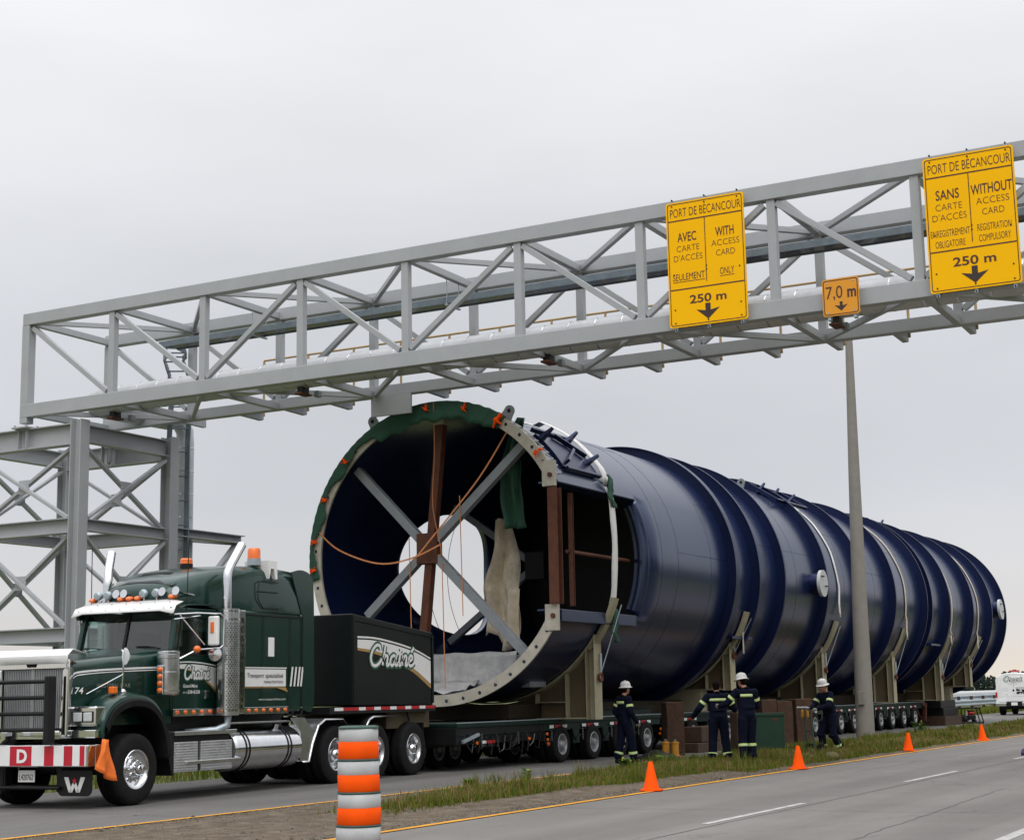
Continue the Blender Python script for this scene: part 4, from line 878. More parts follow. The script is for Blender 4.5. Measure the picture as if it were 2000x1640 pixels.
mb = MB(); mb.beam((39.4, -11.7, 1.1), (40.0, -11.75, .75), .12, .22); mb.beam((39.9, -11.75, .95), (39.7, -11.75, .2), .14, .2); mb.beam((39.4, -11.5, .7), (40.0, -11.5, .3), .1, .15); mb.build('tail_bracket', rust, tB, bev=.01)
# ------------------------------------------------------------------ highway tractor; local frame: x back along the truck, y to the far side, z up
tr = thing('heavy_truck', 'dark green conventional tractor with chrome stacks and a red and white bumper board', 'truck', (-9.2, -10.68, 0), -rad(3.2)*-1, world=False)
tr.rotation_euler = (0, 0, rad(3.2))
def bb(name, x0, x1, y0, y1, z0, z1, m, par=None, bev=.01): return MB().bx(x0, x1, y0, y1, z0, z1).build(name, m, par or tr, bev=bev)
# chassis and axles
for s in (-1, 1): bb('frame_rail', -.9, 9.9, s*.43-.05, s*.43+.05, .72, .98, black_p)
bb('cross_member', 4.9, 9.6, -.37, .37, .62, .92, black_p); bb('underbody', 1.0, 4.85, -.72, .72, .985, 1.355, black_p); bb('engine_block', -.5, 1.6, -.36, .36, .62, 1.6, black_p)
FW_ = wheel_geo(.545, .38, .295, -.10, 40); DW = wheel_geo(.535, .28, .295, .06, 40)
for s in (-1, 1): mk_wheel(tr, FW_, (.02, s*1.05, .545), s > 0, chrome)
for x in (6.0, 7.5, 9.02):
    for s in (-1, 1):
        mk_wheel(tr, DW, (x, s*1.06, .535), s > 0, alu); mk_wheel(tr, DW, (x, s*.72, .535), s > 0, rim_m)
    m = MB().cyl((x, -1.15, .535), (x, 1.15, .535), .10, 12)
    m.build('axle', black_p, tr, smooth=40)
    for s in (-1, 1): MB().lathe([(.13, 0), (.12, -.10), (.09, -.15), (.002, -.17)], (x, s*1.07, .535), (0, -s*-1, 0) if s > 0 else (0, 1, 0), 20).build('hub_cap', chrome, tr, smooth=40)
for s in (-1, 1):
    m = MB().lathe([(.135, 0), (.125, -.05), (.085, -.085), (.002, -.10)], (.02, s*1.16, .545), (0, 1, 0) if s < 0 else (0, -1, 0), 20)
    for k in range(10): a = 2*math.pi*k/10; c = V((.02+.185*math.cos(a), s*1.10, .545+.185*math.sin(a))); m.cyl(c, c+V((0, s*.075, 0)), .022, 6)
    m.build('hub_cap', chrome, tr, smooth=40)
MB().cyl((.02, -1.0, .545), (.02, 1.0, .545), .09, 12).build('axle', black_p, tr)
# bumper with its striped board
bm = MB().bx(-1.14, -.96, -1.24, 1.24, .63, .955); bumper = bm.build('bumper', chrome, tr, bev=.02)
for s in (-1, 1): bb('bumper_wing', -.96, -.80, s*1.235-.012, s*1.235+.012, .63, .955, chrome, bumper)
edges = [.226, -.20, -.44, -.625, -.815, -.98, -1.115, -1.205]
seg = [(1.205, 1.12, 'r'), (1.12, .985, 'w'), (.985, .82, 'r'), (.82, .63, 'w'), (.63, .45, 'r'), (.45, .226, 'w'), (.226, -.20, 'r'), (-.20, -.44, 'w'), (-.44, -.625, 'r'), (-.625, -.815, 'w'), (-.815, -.98, 'r'), (-.98, -1.115, 'w'), (-1.115, -1.205, 'r')]
m = MB(); m.bx(-1.165, -1.142, -1.215, 1.215, .645, .945); board = m.build('warning_board', white_p, tr, bev=.004)
m = MB(); m2 = MB()
for a, b, c in seg: MB().grid([[(-1.169, a, .65), (-1.169, b, .65)], [(-1.169, a, .94), (-1.169, b, .94)]]).build('red_stripe' if c == 'r' else 'white_stripe', red_s if c == 'r' else white_p, board)
pass
m = MB(); put_text(m, 'D', (-1.173, 0, 0), (0, -1, 0), (0, 0, 1), -.085, .115, .70, .185, 0, .035); m.build('lettering', white_p, board)
bb('number_plate', -1.0, -.985, -.12, .20, .40, .575, white_p, None, .003)
m = MB(); put_text(m, 'L420762', (-1.004, .20, .40), (0, -1, 0), (0, 0, 1), .025, .295, .03, .085, 0, .01); m.build('plate_lettering', sign_b, tr)
bb('bumper_step', -1.05, -.7, -.62, 1.0, .29, .345, black_p, None, .03)
for y in (-.55, .55): bb('tow_bracket', -.95, -.8, y-.05, y+.05, .25, .64, black_p)
def rrect(w, h, r, n=5):
    p = []
    for cx, cy, a0 in ((w-r, r, -90), (w-r, h, 0), (0+r, h, 90), (r, r, 180)):
        for k in range(n+1):
            a = rad(a0+90*k/n); p.append((cx+r*math.cos(a)*(1 if cy == r else 0), cy+r*math.sin(a)*(1 if cy == r else 0))) if cy == r else p.append((w if cx > w/2 else 0, h))
    return p
for s in (-1, 1):
    c = MB().prism(rrect(.65, .375, .10), (-.96, s*.86+.325, .195), (0, -1, 0), (0, 0, 1), (1, 0, 0), .015); fl_ = c.build('mud_flap', black_p, tr)
    o = V((-.964, s*.86+.20, .25))
    Wp = [(0, 1), (.22, 1), (.36, .42), (.44, .62), (.44, 1.0), (.56, 1.0), (.56, .62), (.64, .42), (.78, 1), (1, 1), (.76, 0), (.60, 0), (.5, .24), (.40, 0), (.24, 0)]
    Wm = MB(); sc_ = lambda p: (-.965, o.y-p[0]*.40, o.z+p[1]*.225)
    for q in ([(0, 1), (.21, 1), (.40, 0), (.24, 0)], [(.40, 0), (.24, 0), (.43, .68), (.52, .42)], [(.60, 0), (.76, 0), (.57, .68), (.48, .42)], [(1, 1), (.79, 1), (.60, 0), (.76, 0)]):
        Wm.add([sc_(p) for p in q], [(0, 1, 2, 3)])
    Wm.build('emblem', white_d, fl_)
    S = MB(); pts = [(-.968, o.y-.20+.055*(1 if k % 2 == 0 else .4)*math.sin(2*math.pi*k/10), o.z+.17+.055*(1 if k % 2 == 0 else .4)*math.cos(2*math.pi*k/10)) for k in range(10)]
    S.add(pts+[(-.968, o.y-.20, o.z+.17)], [(k, (k+1) % 10, 10) for k in range(10)]); S.build('star', red_s, fl_)
# grille guard
gg = MB()
for s in (-1, 1): MB().beam((-1.2, s*.55, .96), (-1.2, s*.55, 1.98), .10, .17, (1, 0, 0)).build('guard_post', black_p, tr, bev=.02)
for z in (1.90, 1.66, 1.42, 1.18): MB().tube([(-1.2, -.5, z), (-1.2, .5, z)], .032, 10).build('guard_bar', black_p, tr, smooth=50)
# hood: lofted from the grille to the cowl
def hood_sec(x):
    t = (x+.95)/2.15; hw = .675+.305*t; zt = 2.20+.22*t**1.2; r = .16
    half = [(hw, 1.22 if x > .4 else 1.22), (hw+.005, 1.7), (hw-.01, zt-r)] + [(hw-r+r*math.cos(rad(a)), zt-r+r*math.sin(rad(a))) for a in (30, 55, 75, 90)] + [(hw*.45, zt+.035), (0, zt+.045)]
    return [V((x, -y, z)) for y, z in half] + [V((x, y, z)) for y, z in reversed(half[:-1])]
MB().grid([hood_sec(-.93+2.13*k/12) for k in range(13)]).build('hood', green_p, tr, smooth=35)
def hood_side(x, z, d=.006): t = (x+.95)/2.15; return V((x, -(.675+.305*t)-d-(.004 if z < 2.0 else -.0), z))
# grille shell and slats
g = MB()
g.bx(-1.0, -.88, -.71, -.60, 1.07, 2.10); g.bx(-1.0, -.88, .60, .71, 1.07, 2.10); g.bx(-1.0, -.88, -.71, .71, 2.10, 2.24); g.bx(-1.0, -.88, -.60, .60, 1.07, 1.17)
gs = g.build('grille_surround', chrome, tr, bev=.03)
bb('grille_back', -.92, -.89, -.598, .598, 1.175, 2.095, black_p, gs, 0)
m = MB()
for k in range(34): y = -.57+1.14*k/33; m.bx(-.955, -.935, y-.010, y+.010, 1.2, 2.09)
m.bx(-.965, -.93, -.03, .03, 1.2, 2.09); m.build('grille_slats', rim_m, gs)
for y in (-.33, .05, .42): bb('bumper_lamp', -1.01, -.98, y-.07, y+.07, 1.09, 1.14, lens_c, tr, .008)
m = MB().grid([[(-1.06, y, 2.17-(.10 if abs(y) > .72 else 0)), (-1.05, y*1.0, 2.29), (-.92, y*.985, 2.385), (-.62, y*.96, 2.33)] for y in (-.74, -.71, -.4, 0, .4, .71, .74)]); m.build('bug_deflector', white_p, tr, smooth=30, solid=.01)
em = MB()
for q in ([(0, 1), (.21, 1), (.40, 0), (.24, 0)], [(.40, 0), (.24, 0), (.43, .8), (.52, .42)], [(.60, 0), (.76, 0), (.57, .8), (.48, .42)], [(1, 1), (.79, 1), (.60, 0), (.76, 0)]): em.prism(q, (-1.012, .13, 2.12), (0, -.26, 0), (0, 0, .14), (-1, 0, 0), .012)
em.build('hood_emblem', black_p, tr)
# fenders
for s in (-1, 1):
    arc = [(-.80, 1.06), (-.78, 1.30), (-.62, 1.53), (-.35, 1.66), (0, 1.70), (.34, 1.64), (.60, 1.45), (.76, 1.15), (.82, .86)]
    rows = []
    for x, z in catmull(arc, 4):
        t = max(0, min(1, (x+.93)/2.13)); yi = .66+.305*t
        cx_, cz = x*.94, z-.10
        rows.append([V((x*.9, s*yi, z+.045*(abs(x) < .6))), V((x*.97, s*(yi+.16), z+.03)), V((x, s*1.17, z)), V((x, s*1.235, z-.03)), V((x*.985, s*1.25, z-.075)), V((x*.96, s*1.245, z-.12))])
    MB().grid(rows).build('fender', green_p, tr, smooth=45, solid=.012)
    rows = []
    for x, z in catmull(arc[1:], 4): rows.append([V((x*.965, s*1.255, z-.085)), V((x*.98, s*1.285, z-.11)), V((x*.93, s*1.28, z-.19)), V((x*.92, s*1.0, z-.2))])
    MB().grid(rows).build('fender_lip', rubber, tr, smooth=45, solid=.012)
    bb('inner_fender', -.80, -.70, s*1.17 if s < 0 else .76, -.76 if s < 0 else 1.17, 1.06, 1.5, green_p)
    y0, y1 = (s*1.18, s*.68) if s < 0 else (.68, 1.18)
    pod = bb('headlight_pod', -.90, -.66, y0, y1, 1.215, 1.52, chrome, None, .03)
    for k in range(2):
        ya = y0+.06+.19*k; bb('headlight', -.925, -.895, ya, ya+.165, 1.29, 1.43, lens_c, pod, .02)
        bb('headlight_rim', -.915, -.90, ya-.012, ya+.177, 1.278, 1.442, black_p, pod, .01)
    bb('fender_apron', -.93, -.70, y0-.02 if s < 0 else y0-.11, y1+.11 if s < 0 else y1+.02, 1.045, 1.17, chrome, None, .015)
    st_ = MB().tube([(-.12, s*1.02, 1.66), (-.12, s*1.05, 2.05), (-.12, s*1.05, 2.34), (-.10, s*1.0, 2.37), (-.02, s*.98, 2.36)], .014, 8).build('mirror_stalk', chrome, tr, smooth=50)
    MB().tube([(-.12, s*1.05, 2.0), (-.75, s*.86, 1.70)], .009, 6).build('stalk_brace', chrome, tr)
    MB().lathe([(.002, -.07), (.06, -.055), (.12, -.015), (.135, 0), (.002, .005)], (0, s*.99, 2.28), (-.82, s*-.15 if s > 0 else .45, 0), 24).build('convex_mirror', white_p, tr, smooth=40)
    MB().ell((-.13, s*1.07, 1.72), (.055, .04, .055), 12, 8).build('stalk_foot', chrome, tr, smooth=60)
    bb('turn_signal', -.40, -.29, s*1.04-.05, s*1.04+.05, 1.70, 1.81, amber, None, .015)
# decals along the hood and cab
m = MB(); m2 = MB(); m3 = MB()
S1 = catmull([(-.93, 1.95), (-.86, 2.015), (-.74, 2.05), (-.3, 2.085), (.4, 2.115), (1.12, 2.135)], 5)
m.grid([[hood_side(x, z), hood_side(x, z-.030)] for x, z in S1]); m.grid([[hood_side(x+.02, z-.048), hood_side(x+.02, z-.062)] for x, z in S1[3:]])
m.build('hood_stripe', white_d, tr)
m = MB(); f = lambda a, b: hood_side(a, b, .008)
put_text(m, '174', None or (0, 0, 0), (1, 0, 0), (0, 0, 1), -.90, -.66, 1.71, .095, 0, .01, .15, 1, f); m.build('fleet_number', white_d, tr)
m = MB(); put_text(m, 'WESTERN STAR', (0, 0, 0), (1, 0, 0), (0, 0, 1), -.40, .30, 1.80, .06, 0, .02, .1, 1, f); m.build('name_badge', alu, tr)
# cab
CW = 1.0
cabo = MB()
for s in (-1, 1):
    y0, y1 = (s*CW, s*CW+.06) if s < 0 else (CW-.06, CW)
    cabo.bx(1.16, 2.40, y0, y1, 1.40, 2.33); cabo.bx(1.16, 2.40, y0, y1, 2.95, 3.10)
    cabo.bx(2.16, 2.40, y0, y1, 2.333, 2.947)
    cabo.prism([(1.16, 2.333), (1.30, 2.333), (1.42, 2.947), (1.30, 2.947)], (0, y0, 0), (1, 0, 0), (0, 0, 1), (0, 1, 0), y1-y0)
cabo.bx(1.16, 1.21, -.935, .935, 1.40, 2.38); cabo.bx(1.2, 2.4, -.93, .93, 1.36, 1.42)
cab_o = cabo.build('cab', green_p, tr, bev=.012)
rows = [[V((x, y, z+.05*(1-(y/1.0)**2))) for y in (-1.0, -.97, -.8, -.4, 0, .4, .8, .97, 1.0)] for x, z in ((1.38, 3.06), (1.42, 3.10), (1.6, 3.15), (2.4, 3.18))]
MB().grid(rows).build('cab_roof', green_p, tr, smooth=40, solid=.02)
for s in (-1, 1): MB().beam((1.20, s*.955, 2.38), (1.37, s*.925, 3.08), .085, .10, (1, 0, 0)).build('pillar', green_p, tr, bev=.02)
MB().beam((1.185, 0, 2.40), (1.355, 0, 3.06), .05, .05, (1, 0, 0)).build('windshield_divider', black_p, tr)
for s in (-1, 1):
    a, b = (.03*s, .91*s); MB().grid([[(1.185, a, 2.39), (1.355, a, 3.06)], [(1.20, b, 2.39), (1.365, b*.97, 3.06)]]).build('windshield', cab_glass, tr)
    MB().grid([[(1.31, s*.985, 2.335), (1.42, s*.985, 2.945)], [(2.155, s*.985, 2.335), (2.155, s*.985, 2.945)]]).build('side_window', side_glass, tr)
    q = MB(); fr = [(1.30, 2.33), (2.165, 2.33), (2.165, 2.955), (1.415, 2.955)]
    for a, b in zip(fr, fr[1:]+fr[:1]): q.beam((a[0], s*1.003, a[1]), (b[0], s*1.003, b[1]), .022, .014, (0, 1, 0))
    q.build('window_seal', black_p, tr)
    MB().tube([(1.165, s*.55-.22, 2.43), (1.19, s*.55+.05, 2.47), (1.20, s*.55+.3, 2.475)], .010, 5).build('wiper', black_p, tr)
bb('dashboard', 1.22, 1.62, -.92, .92, 2.0, 2.36, seat_m, None, .05)
for s in (-1, 1): bb('seat', 1.85, 2.3, s*.5-.26, s*.5+.26, 1.7, 2.75, seat_m, None, .06)
MB().tube([(1.66+.04*math.cos(t), -.45+.22*math.cos(t), 2.33+.2*math.sin(t)) for t in [2*math.pi*k/20 for k in range(20)]], .018, 6, closed=True).build('steering_wheel', black_p, tr, smooth=50)
m = MB().ell((1.32, .18, 2.93), (.03, .10, .05), 10, 6); m.build('inside_mirror', black_p, tr, smooth=50)
rows = [[V((1.08+.03*(abs(y) > 1.0), y, 3.04-.05*(abs(y) > .9))), V((1.20, y*.99, 3.13)), V((1.42, y*.97, 3.24-.04*(abs(y) > .9)))] for y in (-1.06, -1.03, -.8, -.4, 0, .4, .8, 1.03, 1.06)]
vis = MB().grid(rows).build('sun_visor', white_p, tr, smooth=40, solid=.015)
m = MB()
for y in (-.85, -.55, -.25, .05, .35, .65, .92):
    for x, z in ((1.14, 3.082), (1.30, 3.188)): m.ell((x-.01, y, z+.012), (.012, .012, .012), 6, 4)
m.build('rivets', galv, vis)
for y in (.88, .28, .10, -.08, -.78):
    o = MB().ell((1.46, y, 3.29), (.10, .075, .045), 12, 6); o.build('marker_lamp', amber, tr, smooth=50)
for y in (.76, .55, -.20, -.46):
    b = MB().lathe([(.002, -.05), (.055, -.045), (.078, 0), (.075, .03), (.04, .11), (.002, .13)], (1.42, y, 3.36), (1, 0, .05), 18).build('driving_lamp', galv, tr, smooth=40)
    MB().cyl((1.45, y, 3.22), (1.45, y, 3.30), .015, 6).build('lamp_stem', chrome, tr)
for y0, ln in ((.36, .45), (.20, .40), (-.60, .55), (-.88, .50)):
    MB().tube([(1.40, y0, 3.38), (1.45, y0, 3.37), (1.95, y0+.02, 3.33)], .03, 12, radii=[.075, .03, .018]).build('air_horn', chrome, tr, smooth=50)
# sleeper and its aerodynamic roof
SW = 1.14
sl = MB().bx(2.42, 4.86, -SW, SW, 1.36, 3.12).build('sleeper', green_p, tr, bev=.04)
secs = []
for x, zt, hw, zb in ((1.46, 3.36, .55, 3.20), (1.55, 3.50, .74, 3.18), (1.8, 3.62, .85, 3.17), (2.1, 3.72, .93, 3.16), (2.45, 3.80, 1.02, 3.10), (2.9, 3.87, 1.11, 3.10), (3.5, 3.92, 1.15, 3.10), (4.2, 3.93, 1.155, 3.10), (4.78, 3.90, 1.155, 3.10), (4.88, 3.86, 1.15, 3.10)):
    r = min(.22, (zt-zb)*.8); h = [(hw, zb), (hw, zb+(zt-zb-r)*.5), (hw-.03, zt-r)] + [(hw-.03-r+r*math.cos(rad(a)), zt-r+r*math.sin(rad(a))) for a in (30, 60, 90)] + [(hw*.4, zt+.03), (0, zt+.04)]
    secs.append([V((x, -y, z)) for y, z in h]+[V((x, y, z)) for y, z in reversed(h[:-1])])
m = MB().grid(secs); m.add(secs[0], [tuple(range(len(secs[0])))]); m.add(secs[-1], [tuple(range(len(secs[-1])))])
m.build('roof_fairing', green_p, tr, smooth=40)
sky_w = [[V((1.575+.53*t, y*(1+.12*t), 3.535+.205*t+.02*(1-(y/.62)**2)-(.05*(abs(y) > .6)))) for t in (0, .33, .66, 1)] for y in (-.66, -.62, -.3, 0, .3, .62, .66)]
MB().grid(sky_w).build('roof_window', dark_gls, tr, smooth=50, solid=.01)
for s in (-1, 1):
    ext = catmull([(4.45, 3.86), (4.8, 3.92), (5.12, 3.84), (5.22, 3.6), (5.24, 2.4), (5.22, 1.42), (4.86, 1.38)], 4)
    MB().prism(ext+[(4.86, 3.0)], (0, s*1.16-.012, 0), (1, 0, 0), (0, 0, 1), (0, 1, 0), .024).build('side_extender', green_p, tr, bev=.01)
    y = s*(SW+.018)
    q = MB().tube([(2.5, y, 3.04), (4.8, y, 3.04)], .010, 5)
    for x in (3.55, 4.42): q.tube([(x, y, 1.45), (x+.05, y, 3.03)], .006, 4)
    wn = catmull([(3.42, 3.62), (3.38, 3.35), (3.55, 3.17)], 5); q.tube([(4.02, y+s*.012, 3.64), (3.55, y+s*.012, 3.66)]+[(a, y+s*.012, b) for a, b in wn]+[(4.05, y+s*.012, 3.17)], .010, 5); q.tube([(3.42, y+s*.012, 3.46), (4.02, y+s*.012, 3.46)], .008, 5)
    q.build('panel_seam', black_p, tr)
    bb('grab_panel', 3.74, 3.92, y-.012, y+.012, 2.32, 2.66, white_p, None, .01)
    MB().bx(2.43, 4.30, y-.006, y+.006, 1.80, 2.10).build('white_panel', white_d, tr)
ys = -(SW+.030)
F = lambda d: (lambda a, b: V((a, ys-d, b)))
m = MB(); put_text(m, 'Transport', (0, 0, 0), (1, 0, 0), (0, 0, 1), 3.08, 3.59, 1.955, .074, 0, .006, .1, 1, F(0)); m.build('side_lettering', sign_b, tr); m = MB(); put_text(m, 'spécialisé', (0, 0, 0), (1, 0, 0), (0, 0, 1), 3.64, 4.20, 1.955, .074, 0, .006, .1, 1, F(0)); m.build('side_lettering', sign_b, tr); m = MB(); put_text(m, 'MANUTENTION', (0, 0, 0), (1, 0, 0), (0, 0, 1), 3.60, 4.20, 1.855, .047, 0, .0, .1, 1, F(0)); m.build('side_lettering', sign_b, tr)
m = MB(); put_text(m, 'www.transportchaine.com', (0, 0, 0), (1, 0, 0), (0, 0, 1), 3.43, 4.28, 1.56, .038, 0, .0, .1, 1, F(0))
for x in (4.42, 4.54, 4.66, 4.76): m.add([F(0)(x, 1.80), F(0)(x+.055, 1.80), F(0)(x+.12, 2.15), F(0)(x+.065, 2.15)], [(0, 1, 2, 3)])
m.grid([[F(0)(2.45, 2.135), F(0)(2.45, 2.115)], [F(0)(4.32, 2.135), F(0)(4.32, 2.115)]]); m.build('white_marks', white_d, tr)
m = MB(); m.grid([[F(-.01)(2.45, 1.775), F(-.01)(2.45, 1.79)], [F(-.01)(4.3, 1.775), F(-.01)(4.3, 1.79)]]); m.add([F(0)(4.0, 1.775), F(0)(4.3, 1.775), F(0)(4.36, 1.70)], [(0, 1, 2)]); m.build('gold_marks', gold_d, tr)
yd = -(CW+.006); D = lambda d: (lambda a, b: V((a, yd-d, b)))
m = MB(); arc = catmull([(1.25, 2.155), (1.6, 2.175), (2.0, 2.16), (2.39, 2.12)], 4); lo = catmull([(1.25, 2.10), (1.6, 2.09), (2.0, 1.98), (2.39, 1.76)], 4)
m.grid([[D(0)(*a), D(0)(*b)] for a, b in zip(arc, lo)]); m.grid([[D(0)(a, b+.045), D(0)(a, b+.025)] for a, b in arc]); m.build('door_swoosh', white_d, tr)
m = MB(); m.grid([[D(.0005)(*b), D(.0005)(b[0], b[1]-.05*(b[0]-1.2)/1.2)] for b in lo]); m.build('door_gold', gold_d, tr)
m = MB(); script_logo(m, 1.50, 1.93, .235, .215, D(.002), 0, 1, D(.004)); m.build('door_logo', [white_d, green_dec], tr)
m = MB(); put_text(m, 'Grand-Mère', (0, 0, 0), (1, 0, 0), (0, 0, 1), 1.48, 1.87, 1.79, .055, 0, .012, .1, 1, D(.0)); put_text(m, '(819)', (0, 0, 0), (1, 0, 0), (0, 0, 1), 1.48, 1.585, 1.695, .028, 0, .0, .1, 1, D(.0)); put_text(m, '538-8328', (0, 0, 0), (1, 0, 0), (0, 0, 1), 1.60, 1.94, 1.692, .052, 0, .015, .1, 1, D(.0)); m.build('door_lettering', white_d, tr)
bb('door_handle', 2.06, 2.18, -CW-.03, -CW, 1.60, 1.74, chrome, None, .01)
q = MB(); 
for a, b in (((1.22, 1.44), (1.22, 2.3)), ((2.36, 1.44), (2.36, 3.05)), ((1.22, 1.44), (2.36, 1.44))): q.beam((a[0], -CW-.003, a[1]), (b[0], -CW-.003, b[1]), .012, .006, (0, 1, 0))
q.build('door_seam', black_p, tr)
# chrome strips with amber lamps
for x0, x1, y in ((1.14, 2.47, -1.06), (2.97, 4.31, -1.20)):
    for s in (1, -1):
        st_ = bb('lamp_strip', x0, x1, s*y-.012, s*y+.012, 1.33, 1.445, chrome, None, .005)
        for k in range(6):
            x = x0+.10+(x1-x0-.2)*k/5; MB().lathe([(.034, 0), (.032, .02), (.002, .032)], (x, s*y+(-.012 if s*y < 0 else .012), 1.39), (0, -1 if s*y < 0 else 1, 0), 12).build('side_lamp', amber, st_, smooth=40)
# stacks
for s in (-1, 1):
    y = s*1.28; x = 2.36
    MB().tube([(x-.06, y, 3.05), (x-.06, y, 3.60), (x-.04, y, 3.72), (x+.05, y+(.07 if s > 0 else 0), 3.86), (x+.36-.08*(s > 0), y+(.20 if s > 0 else 0), 4.22)], .078, 18).build('exhaust_pipe', chrome, tr, smooth=50)
    sh = MB().cyl((x, y, 1.32), (x, y, 3.10), .19, 32).build('muffler_shield', alu, tr, smooth=40)
    m = MB()
    for k in range(44):
        z = 1.42+k*.0375
        if 2.86 < z: break
        for j in range(9):
            a = rad((s*-90 if s > 0 else -90)-62+15.5*j+(7.7 if k % 2 else 0)) if s < 0 else rad(90-62+15.5*j+(7.7 if k % 2 else 0))
            c = V((x+.1915*math.cos(a), y+.1915*math.sin(a), z)); t_ = V((-math.sin(a), math.cos(a), 0)); m.add([c-t_*.014, c+V((0, 0, -.012)), c+t_*.014, c+V((0, 0, .012))], [(0, 1, 2, 3)])
    m.build('perforations', black_p, sh)
    for z in (1.40, 2.92, 3.06): MB().tube([(x, y, z-.015), (x, y, z+.015)], .197, 28).build('clamp_band', chrome, sh, smooth=40)
    bb('stack_step', x+.16, x+.36, y-.10, y+.10, 1.34, 3.09, chrome, None, .015)
    m = MB()
    for k, ch in enumerate('WESTERN'): put_text(m, ch, (x+.19, y-.104, 0), (1, 0, 0), (0, 0, 1), .03, .115, 2.86-.15*k, .095, 0, .02)
    for k, ch in enumerate('STAR'): put_text(m, ch, (x+.19, y-.104, 0), (1, 0, 0), (0, 0, 1), .03, .115, 1.78-.12*k, .075, 0, .02)
    m.build('stack_lettering', black_p, tr)
    MB().tube([(x, y, 1.33), (x-.02, y+.0, 1.16), (x-.15, y*.9, 1.08), (x-.5, y*.6, 1.05)], .065, 12).build('exhaust_elbow', galv, tr, smooth=50)
    # air cleaner
    ac = MB().lathe([(.002, .0), (.10, .0), (.175, .03), (.18, .06), (.18, .36), (.187, .365), (.187, .385), (.18, .39), (.18, .60), (.172, .61), (.172, .66), (.18, .67), (.18, .71), (.15, .73), (.002, .735)], (.90, s*1.14, 1.65), (0, 0, 1), 32).build('air_cleaner', alu, tr, smooth=35)
    for z in (1.74, 2.02, 2.27): MB().tube([(.90, s*1.14, z-.012), (.90, s*1.14, z+.012)], .186, 28).build('clamp_band', alu, ac, smooth=40)
    bb('lamp_panel', .685, .715, s*1.14-.06, s*1.14+.06, 1.68, 2.14, chrome, ac, .01)
    for k in range(4): MB().lathe([(.042, 0), (.038, .025), (.002, .04)], (.687, s*1.14, 1.745+.11*k), (-1, 0, 0), 14).build('side_lamp', amber, ac, smooth=40)
    # west coast mirror
    m = MB().tube([(1.22, s*1.0, 2.98), (1.5, s*1.25, 3.0), (1.92, s*1.42, 3.0), (1.97, s*1.45, 2.95), (1.97, s*1.45, 2.48), (1.92, s*1.42, 2.43), (1.5, s*1.25, 2.40)], .014, 8); m.tube([(1.22, s*1.0, 2.90), (1.6, s*1.25, 2.96)], .01, 6); m.tube([(1.3, s*1.02, 3.0), (1.65, s*1.3, 2.48)], .012, 6); m.tube([(1.2, s*1.0, 2.20), (1.55, s*1.27, 2.42)], .012, 6); m.build('mirror_bracket', chrome, tr, smooth=50)
    mi_ = MB().bx(1.78, 1.86, s*1.36-.10, s*1.36+.10, 2.47, 2.96).build('mirror', chrome if s > 0 else white_p, tr, bev=.03)
    bb('mirror_lamp', 1.765, 1.78, s*1.36-.035, s*1.36+.035, 2.68, 2.86, amber, mi_, .008)
    MB().ell((1.5, s*1.26, 2.41), (.07, .06, .06), 12, 8).build('turn_signal', amber, tr, smooth=60)
    MB().lathe([(.002, -.05), (.07, -.04), (.115, 0), (.002, .01)], (1.86, s*1.36, 2.33), (-.9, -.3*-s, 0), 18).build('spot_mirror', chrome, tr, smooth=40)
    MB().tube([(1.55, s*1.0, 3.05), (1.56, s*1.02, 4.2)], .008, 5).build('antenna', black_p, tr)
    # steps, tool boxes, fuel tank
    yo, yi = s*1.22, s*.72; ya, yb = min(yo, yi), max(yo, yi)
    bb('step_box', .98, 1.62, ya, yb, .44, .92, tread_m, None, .01); bb('step_box', 1.70, 2.58, ya, yb, .44, .92, tread_m, None, .01)
    bb('step_tread', .96, 2.68, ya-.03, yb, 1.02, 1.09, alu, None, .01); bb('step_tread', 1.28, 2.78, ya-.045 if s < 0 else ya, yb if s < 0 else yb+.045, .56, .615, alu, None, .01)
    MB().prism([(.70, 1.12), (.97, 1.05), (.97, .40), (.93, .40)], (0, ya, 0), (1, 0, 0), (0, 0, 1), (0, 1, 0), yb-ya).build('splash_panel', black_p, tr)
    bb('step_riser', .98, 2.58, ya+.06, yb, .925, 1.015, black_p, None, .004)
    ft = MB().lathe([(.002, 2.68), (.26, 2.68), (.33, 2.695), (.362, 2.74), (.362, 4.72), (.33, 4.765), (.26, 4.78), (.002, 4.78)], (0, s*.88, .735), (1, 0, 0), 36).build('fuel_tank', chrome, tr, smooth=35)
    for x_ in (2.98, 3.08, 4.28, 4.38): MB().tube([(x_-.018, s*.88, .735), (x_+.018, s*.88, .735)], .370, 32).build('tank_strap', black_p, ft, smooth=40)
    MB().cyl((4.2, s*1.0, 1.06), (4.2, s*1.03, 1.15), .06, 14).build('filler_cap', chrome, ft, smooth=40)
    bb('catwalk', 2.4, 4.6, ya+.05, yb, 1.17, 1.20, alu, None, .005)
    # half fenders over the drive wheels
    def fen(name, P):
        rows = [[V((x_, s*.60, z_)), V((x_, s*1.21, z_)), V((x_, s*1.235, z_-.025))] for x_, z_ in P]; MB().grid(rows).build(name, alu, tr, smooth=30, solid=.01)
    fen('half_fender', [(4.78, .46), (5.0, .46), (5.12, .78), (5.32, 1.10), (5.55, 1.20), (6.18, 1.20), (6.45, 1.0)])
    fen('half_fender', [(7.02, .98), (7.18, 1.17), (7.35, 1.22), (8.35, 1.22)])
    MB().prism([(4.72, .46), (5.05, .46), (5.22, .95), (4.85, 1.24), (4.40, 1.24), (4.72, 1.0)], (0, s*1.20-.006, 0), (1, 0, 0), (0, 0, 1), (0, 1, 0), .012).build('fender_panel', alu, tr)
